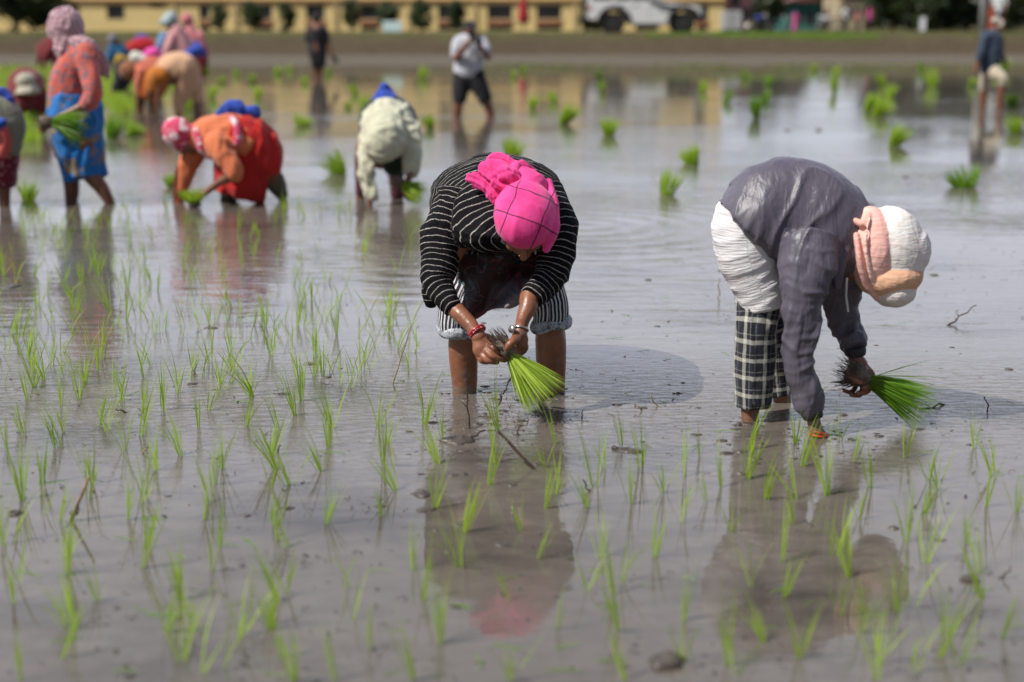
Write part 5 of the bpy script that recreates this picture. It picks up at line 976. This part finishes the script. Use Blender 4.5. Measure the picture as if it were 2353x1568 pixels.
p = at(2254, 88, 58.3); g = zg(p.x, 58.3); tt = thing('pole', 'tall white pole standing on the bank at the upper right', 'pole', (p.x, 58.3, g)); wp = plain('white_pole_paint', (.72, .73, .74), .4, .06, 3)
MB().cyl((p.x, 58.3, g + 3.0), (0, 0, 1), .105, 6.2, 20, .09).build('shaft', wp, tt, True); MB().cyl((p.x, 58.3, g + .03), (0, 0, 1), .13, .12, 16).build('collar', BARS, tt, False); MB().cyl((p.x, 58.3, g + 6.16), (0, 0, 1), .09, .12, 16).build('cap', BARS, tt, False)
p = at(1203, 60, 78); g = zg(p.x, 78); tt = thing('folded_parasol', 'folded dark red parasol standing in front of the yellow building', 'parasol', (p.x, 78, g))
MB().tube([(p.x, 78, g - .05), (p.x, 78, g + 2.4)], [.03, .03], 8).build('shaft', WOODP, tt, True)
rc = loft([(Vector((p.x, 78, g + .5)), .14, .14), (Vector((p.x, 78, g + .62)), .30, .28), (Vector((p.x, 78, g + 1.1)), .26, .25), (Vector((p.x, 78, g + 1.8)), .13, .13), (Vector((p.x, 78, g + 2.3)), .04, .04)], 20, 6, 1, (1, 0, 0))
fuse('canopy', [rc], cloth('dark_red_canvas', (.34, .014, .02)), tt, .03, 2, uvfolds(.03, .09, 2.0, 7))

# ---------------------------------------------------------------- grass as stuff
def grass(name, label, n, fn, h, w, seed, mat, bend=.5):
    r = random.Random(seed); V = []; Fc = []; i = 0
    while i < n:
        q = fn(r)
        if q is None: continue
        i += 1; blade(V, Fc, q, (r.gauss(0, .25), r.gauss(0, .25), 1), h * r.uniform(.5, 1.3), w * r.uniform(.7, 1.3), bend * r.random(), r, 3)
    return tag(mesh(name, V, Fc, mat, None, False), label, 'grass', kind='stuff')
def f_(r):
    px, py = r.uniform(-40, 435), r.uniform(155, 330)
    if py > 310 - .22 * px + 20 * math.sin(px * .05) and not (px < 90): return None
    if px > 330 and py > 235: return None
    g_ = gr(px, py)
    if float(vn([[g_.x * .9, g_.y * .5, 3]])[0]) < -.6: return None
    g_.z = -.02; return g_
grass('seedling_bed', 'dense bright green bed of rice seedlings at the upper left of the paddy', 9500, f_, .20, .013, 4, RICE)
def f_(r):
    px, py = r.uniform(1040, 2400), r.gauss(155, 5)
    if py < 144 or py > 176: return None
    g_ = gr(px, py)
    if float(vn([[g_.x * .7, g_.y * .3, 9]])[0]) < -.15 + (.25 if px < 1500 else -.2): return None
    g_.z = -.02; return g_
grass('marsh_grass', 'thin strip of yellow green grass along the far edge of the water', 2700, f_, .16, .014, 6, GRASS)
def f_(r):
    x, y = r.uniform(-24, 24), r.uniform(57.3, 66)
    if 2.6 < x < 8.6 and 58.0 < y < 62.6: return None
    if float(vn([[x * .8, y * .8, 5]])[0]) < (.05 if y > 58.2 else .45): return None
    return Vector((x, y, zg(x, y) - .02))
grass('bank_grass', 'short grass growing on the top of the earth bank', 8000, f_, .11, .018, 7, GRASS)
def f_(r):
    px = r.uniform(1640, 2020) if r.random() < .75 else r.uniform(1480, 1700); y = r.uniform(57.8, 59.4); x = at(px, 80, y).x; return Vector((x, y, zg(x, y) - .02))
grass('bright_bank_grass', 'bright green strip of grass on the bank edge below the white car', 4200, f_, .13, .02, 12, RICE_D)

# ---------------------------------------------------------------- seedling bundles
def hand_b(name, px, py, dy, qx, qy, qdy, *a, **k):
    p0 = at3(px, py, dy); p1 = at3(qx, qy, qdy); return bundle(name, p0, p1 - p0, (p1 - p0).length * 1.0, *a, **k)
Y0 = gr(1170, 900).y
hand_b('seedling_bundle', 1172, 818, -.40, 1262, 918, -.42, .017, 560, .44, 1, 'bright green seedling bundle with muddy roots in the pink scarfed woman\'s hands', mat=RICE_L, rl=.085, rr=.034, bw=.0036, droop=.10, nr=130)
Y0 = gr(1725, 965).y
hand_b('seedling_bundle', 1990, 872, -.06, 2140, 938, -.08, .018, 480, .30, 2, 'deep green seedling bundle with trailing roots held by the person in the grey jacket', mat=RICE_D, rl=.085, rr=.042, bw=.0034, droop=.10, nr=110)
Y0 = gr(205, 466).y
hand_b('seedling_bundle', 120, 282, -.32, 200, 292, -.34, .03, 260, .55, 3, 'bundle of green seedlings carried in the hand of the woman in the blue skirt', mat=RICE_D, rl=.12, rr=.05, bw=.008, droop=.35, nr=40)
Y0 = gr(600, 468).y
hand_b('seedling_bundle', 446, 466, -.26, 440, 430, -.26, .05, 200, .9, 4, 'clump of bright green seedlings held at the water by the person in orange', rl=.05, rr=.05, bw=.009, droop=.15, nr=20)
Y0 = gr(890, 465).y
hand_b('seedling_bundle', 925, 424, -.26, 976, 456, -.28, .03, 200, .45, 5, 'bundle of light green seedlings held by the person in the cream shirt', rl=.10, rr=.05, bw=.009, droop=.1, nr=30)
Y0 = gr(60, 292).y
hand_b('seedling_bundle', 84, 290, -.14, 100, 255, -.14, .04, 160, .8, 6, 'clump of deep green seedlings in front of the person in the beige hat', mat=RICE_D, rl=.1, rr=.06, bw=.012, nr=20)
Y0 = gr(450, 216).y
hand_b('seedling_bundle', 472, 150, -.04, 462, 178, -.04, .03, 140, .8, 7, 'small bundle of seedlings hanging from the hand of the person in pink', rl=.06, rr=.04, bw=.012, nr=12)
G2 = 'small bundles of seedlings set out in the far part of the paddy'; r = random.Random(31)
B1 = [(785, 400, 50, 27, 'rounded bright green seedling bundle left of the person in cream shirt'), (1175, 357, 38, 30, 'bright green seedling bundle just behind the striped woman\'s back'), (1594, 378, 38, 24, 'leaning seedling bundle between the striped woman and the grey jacket'), (1530, 448, 52, 26, 'pale tall seedling bundle standing in open water right of the striped woman'),
      (1398, 312, 36, 21, 'dark based seedling bundle right of the photographer, nearest of its line'), (1291, 285, 48, 18, 'tall narrow seedling bundle on the right of the photographer'), (2050, 336, 46, 20, 'seedling bundle with reddish roots above the grey jacket'), (2218, 430, 46, 44, 'wide spiky seedling clump at the right above the white headscarf'), (2336, 306, 34, 20, 'seedling bundle at the right edge, below the wading man'),
      (2326, 246, 26, 15, 'small dark seedling bundle at the right edge beside the wading man'), (1738, 272, 42, 14, 'slender seedling bundle with pale roots right of centre'), (2008, 268, 42, 16, 'right one of two touching seedling bundles beyond the grey jacket'), (1990, 256, 36, 14, 'left one of two touching seedling bundles beyond the grey jacket'), (690, 290, 26, 24, 'light green loose seedling bundle behind the orange person'),
      (65, 460, 40, 24, 'seedling bundle in the water at the feet of the leftmost person'), (398, 430, 28, 18, 'seedling bundle behind the hand of the person in orange'), (255, 318, 48, 24, 'big seedling bundle right of the blue skirt'), (298, 312, 32, 22, 'seedling bundle next to the big one right of the blue skirt'), (990, 296, 28, 13, 'small seedling bundle left of the photographer\'s legs'), (2302, 166, 28, 18, 'seedling bundle carried low behind the wading man')]
B2 = [(1275, 236, 26, 12), (1222, 250, 30, 12), (1665, 237, 32, 11), (1760, 237, 22, 14), (2145, 200, 38, 20), (2122, 165, 20, 10), (2030, 198, 28, 13), (2043, 226, 32, 16), (1922, 182, 26, 9), (1918, 216, 34, 9), (1718, 182, 22, 10), (1763, 197, 20, 9), (1612, 212, 24, 11), (964, 182, 28, 11), (1385, 213, 24, 8), (1381, 182, 18, 8), (821, 218, 26, 10), (838, 242, 24, 17), (803, 250, 14, 9), (590, 227, 26, 13), (580, 190, 18, 9), (485, 227, 30, 12), (435, 252, 28, 15), (633, 172, 18, 9), (668, 165, 16, 8), (700, 193, 16, 9), (290, 262, 26, 11), (510, 192, 16, 9), (1178, 180, 16, 7), (885, 208, 18, 8), (545, 176, 15, 8), (1870, 165, 16, 8), (1205, 168, 14, 7), (2230, 200, 20, 10), (760, 172, 14, 8)]
for i, (px, py, h, w, *lb) in enumerate(B1 + B2):
    p = gr(px, py); k = mpp(p); big_ = i < len(B1); ax = Vector((r.uniform(-.6, .6), r.uniform(-.4, .4), 1)); p = p - Vector((0, 0, .01))
    bundle('seedling_bundle', p, ax, h * k * 1.3, w * k * .5, (150 if k > .0035 else 90) if big_ else 60, w / h * .75, 100 + i, lb[0] if lb else (zl_ := 'small distant seedling bundle in the water ' + ('left of the person in black' if px < 760 else 'between the person in black and the photographer' if px < 1040 else 'right of the photographer, in the building\'s reflection' if px < 1640 else 'on the right, before the dark trees\' reflection')), mat=RICE if r.random() < .8 else RICE_D, group=G2 if lb else zl_, roots=False, bw=max(.008, 1.6 * k), droop=.2)

# ---------------------------------------------------------------- twigs, stalks, mud, floating bits
def stick(name, label, cat, a, b, ra, rb, mat, lift=(0, 0), dy=0, kink=.04, br=0, seed=1):
    p = gr(*a); q = at(b[0], b[1], p.y + dy); r_ = random.Random(seed); p = p + (p - q).normalized() * .02; n = 6; pts_ = []; L_ = (q - p).length
    for i in range(n + 1): t_ = i / n; pts_.append(p.lerp(q, t_) + Vector((r_.uniform(-1, 1), r_.uniform(-1, 1), r_.uniform(-1, 1))) * kink * L_ * (.3 if i in (0, n) else 1))
    mb = MB(); mb.tube(pts_, [ra + (rb - ra) * i / n + (r_.random() * ra * .25) for i in range(n + 1)], 7)
    for j in range(br):
        s_ = pts_[2 + j % 3]; mb.tube([s_, s_ + Vector((r_.uniform(-.5, .5), r_.uniform(-.2, .2), r_.uniform(.1, .5))) * L_ * .35], [ra * .6, ra * .25], 5)
    return tag(mb.build(name, mat, None, True), label, cat)
stick('stalk', 'pale straight stalk leaning out of the water left of the striped woman', 'stalk', (903, 882), (945, 748), .0026, .0016, WOODP, kink=.006)
stick('twig', 'brown stalk leaning in the lower left water', 'twig', (164, 1196), (203, 1098), .005, .004, WOODP, kink=.006)
stick('twig', 'thick dark twig lying half out of the water below the striped woman\'s hands', 'twig', (1228, 1078), (1145, 992), .0045, .0048, WOODD, dy=.03, kink=.010)
stick('twig', 'upright thin dark twig in front of the striped woman\'s left leg', 'twig', (1080, 985), (1069, 872), .0032, .0018, WOODD, kink=.02, br=2)
stick('twig', 'dark twig on the heap of mud before the striped woman', 'twig', (1062, 1016), (1113, 988), .0045, .003, WOODD, dy=.05)
stick('twig', 'bent dark twig rising from the water at right, near the grey jacket\'s bundle', 'twig', (2180, 748), (2242, 700), .004, .002, WOODD, dy=.1, br=2)
stick('twig', 'dark broken twig lying beneath the deep green bundle', 'twig', (2085, 950), (2168, 928), .003, .004, WOODD, dy=.12)
for i, (a, b, lb) in enumerate([((1508, 935), (1495, 908), 'short dark twig in the striped woman\'s shadow'), ((1338, 962), (1338, 944), 'tiny upright twig right of the light bundle'), ((1353, 1130), (1339, 1102), 'short brown twig right of the striped woman\'s reflection'), ((1652, 685), (1655, 640), 'mossy stub standing behind the white shirted hips'), ((2274, 945), (2262, 912), 'small dark twig right of the deep green bundle'), ((325, 955), (340, 935), 'small dark twig among the left seedlings'), ((328, 1042), (338, 1025), 'small dark stub among the left seedlings'), ((640, 1045), (644, 1025), 'upright dark stub left of centre'), ((445, 862), (451, 838), 'thin forked twig in the left water'), ((195, 735), (182, 715), 'thin dark twig near the standing woman\'s reflection'), ((1555, 905), (1545, 905), 'flat dark twig in the shadow'), ((2300, 1330), (2320, 1300), 'reddish stub at the lower right'), ((1475, 945), (1465, 930), 'small dark twig left of the grey jacket'), ((285, 948), (265, 940), 'bent dark twig among seedlings at left'), ((1180, 1000), (1215, 965), 'thin pale twig between the legs')]):
    stick('twig', lb, 'twig', a, b, .003, .0016, WOODD if i % 3 else WOODP, kink=.09, br=i % 2, seed=20 + i)
def clod(px, py, rx, rz, label, seed, mat=MUDC, name='mud_clod'):
    p = gr(px, py); e = ell(p, (0, 0, 1), (0, -1, 0), (rx, rx * .8, rz), n=26); c = p; V = []
    Pn = np.array([tuple(v) for v in e['V']]); nn = fbm(Pn * (1.2 / rx), seed) * .45
    for v, k in zip(e['V'], nn): V.append(c + (Vector(v) - c) * (1 + float(k)))
    return tag(mesh(name, V, e['F'], mat), label, 'mud clod')
_cl = [(1055, 1012, .055, .014, 'low heap of wet mud and straw in front of the striped woman'), (1440, 1035, .04, .010, 'flat clump of mud with straw right of the reflection'), (1414, 1032, .014, .009, 'small round clod beside the straw clump'), (1880, 300, .05, .02, 'dark clod floating beyond the grey jacket'), (1808, 300, .04, .018, 'second dark clod, left of the one beyond the grey jacket'), (2083, 408, .03, .012, 'small dark clod right above the white headscarf'), (1705, 1090, .02, .008, 'brown clod near the checked trousers'), (965, 1135, .035, .008, 'mud patch left of the reflection'), (1530, 1525, .04, .02, 'blurred dark clod at the bottom right of centre'), (2230, 1335, .02, .012, 'blurred clod at the lower right'), (30, 1182, .02, .01, 'small clod at the lower left'), (985, 1170, .03, .007, 'small mud patch beside the reflection'), (170, 1180, .014, .007, 'tiny clod by the brown stalk'), (1975, 470, .10, .012, 'strip of floating mud above the white headscarf'), (25, 660, .07, .01, 'dark mud strip at the left edge')]
for i, (px, py, rx, rz, lb) in enumerate(_cl): clod(px, py, rx, rz, lb, 70 + i)
r = random.Random(77); mb = MB()
for i in range(420):                                        # churned crumbs and low lumps of mud
    q_ = ((1068, 900), (1268, 905), (1724, 968), (1884, 1005))[i % 4]
    px, py = (r.gauss(q_[0], 32), r.gauss(q_[1] + 4, 7)) if i < 64 else (r.gauss(1120, 120), r.gauss(985, 45)) if i < 130 else (r.gauss(1850, 170), r.gauss(1010, 40)) if i < 200 else (r.uniform(0, 2353), r.uniform(600, 1560))
    p = gr(px, py)
    if i >= 200 and float(vn([[p.x * 1.9, p.y * 1.9, 11]])[0]) < .05: continue
    rx = .004 + .014 * r.random() ** 2.5; e = ell(p - Vector((0, 0, rx * .05)), (0, 0, 1), (0, -1, 0), (rx * r.uniform(.8, 1.8), rx, rx * .38), n=10); Pn = np.array([tuple(v) for v in e['V']]); nn = vn(Pn * (1.5 / rx), i) * .4
    mb.add([p + (Vector(v) - p) * (1 + float(k)) for v, k in zip(e['V'], nn)], e['F'])
tag(mb.build('mud_lumps', MUDC, None, True), 'churned lumps of wet mud breaking the water surface', 'mud', kind='stuff')
# string of mud dripping from the roots
Y0 = gr(1170, 900).y; mb = MB(); pts_ = [at3(1177, 848, -.40), at3(1178, 862, -.40), at3(1168, 878, -.40), at3(1164, 892, -.40), at3(1152, 906, -.40), at3(1150, 922, -.40), at3(1142, 938, -.40)]
r = random.Random(4); fine_ = []
for i in range(len(pts_) - 1):
    for q in range(5): fine_.append(pts_[i].lerp(pts_[i + 1], q / 5) + Vector((r.gauss(0, .0018), r.gauss(0, .0018), 0)))
mb.tube(fine_, [.0032 * r.uniform(.5, 1.5) for _ in fine_], 8)
mb2 = MB()
for i in range(26): p_ = at3(r.gauss(1150, 26), r.uniform(835, 960), -.4 + r.gauss(0, .03)); e_ = ell(p_, (0, 0, 1), (0, -1, 0), (.0018 * r.uniform(.6, 1.6),) * 3, n=6); mb2.add(e_['V'], e_['F'])
tag(mb.build('mud_drip', MUDC, None, True), 'string of wet mud falling from the roots of the bright green bundle', 'mud')
tag(mb2.build('mud_drops', MUDC, None, True), 'spray of small mud drops under the bright green bundle', 'mud drops', kind='stuff')
# floating straw, leaf bits and foam
def floats(name, label, n, mat, size, seed, asp=.12, zz=.004, curve=.3):
    r_ = random.Random(seed); V = []; Fc = []
    for i in range(n):
        px, py = r_.uniform(-20, 2370), 480 + 1090 * r_.random() ** .9
        if i % 4 == 0: px, py = r_.uniform(1400, 2370), r_.uniform(330, 760)
        p_ = gr(px, py)
        if float(vn([[p_.x * 1.6, p_.y * 1.6, seed]])[0]) < -.1: continue
        a = r_.gauss(0, .6); s_ = size * r_.uniform(.3, 1.2); d = Vector((math.cos(a), math.sin(a), 0)); q_ = Vector((-d.y, d.x, 0)); k = len(V)
        for j in range(4):
            t_ = j / 3; c_ = p_ + d * s_ * t_ + q_ * curve * s_ * t_ * (1 - t_) + Vector((0, 0, zz + .004 * math.sin(t_ * 3 + i))); ww = s_ * asp * (1 - abs(t_ - .4)) * .5; V += [c_ - q_ * ww, c_ + q_ * ww + Vector((0, 0, .0015))]
        for j in range(3): Fc.append((k + 2 * j, k + 2 * j + 1, k + 2 * j + 3, k + 2 * j + 2))
    return tag(mesh(name, V, Fc, mat), label, 'debris', kind='stuff')
floats('floating_straw', 'scattered dark straw and roots floating on the muddy water', 620, WOODD, .03, 3, .08, .003, 1.2); floats('floating_leaves', 'loose green blades floating on the water', 170, RICE_D, .07, 5, .05)
floats('mud_crumbs', 'small crumbs of mud on the water surface', 500, MUDC, .016, 8, .6, .002)
r = random.Random(2); mb = MB()
for i in range(330):
    if i < 150: px, py = r.gauss(1130, 90), r.gauss(970, 28)
    else: px, py = r.uniform(0, 2353), r.uniform(900, 1560)
    p_ = gr(px, py); e_ = ell(p_, (0, 0, 1), (0, -1, 0), (.0042 * r.uniform(.3, 1.3),) * 2 + (.0022,), n=8); mb.add(e_['V'], e_['F'])
m = Mat('bubble_film'); m.p(Base_Color=(.14, .12, .10), Roughness=.04, IOR=1.33)
tag(mb.build('bubbles', m.m, None, True), 'small bubbles floating on the water', 'bubbles', kind='stuff')
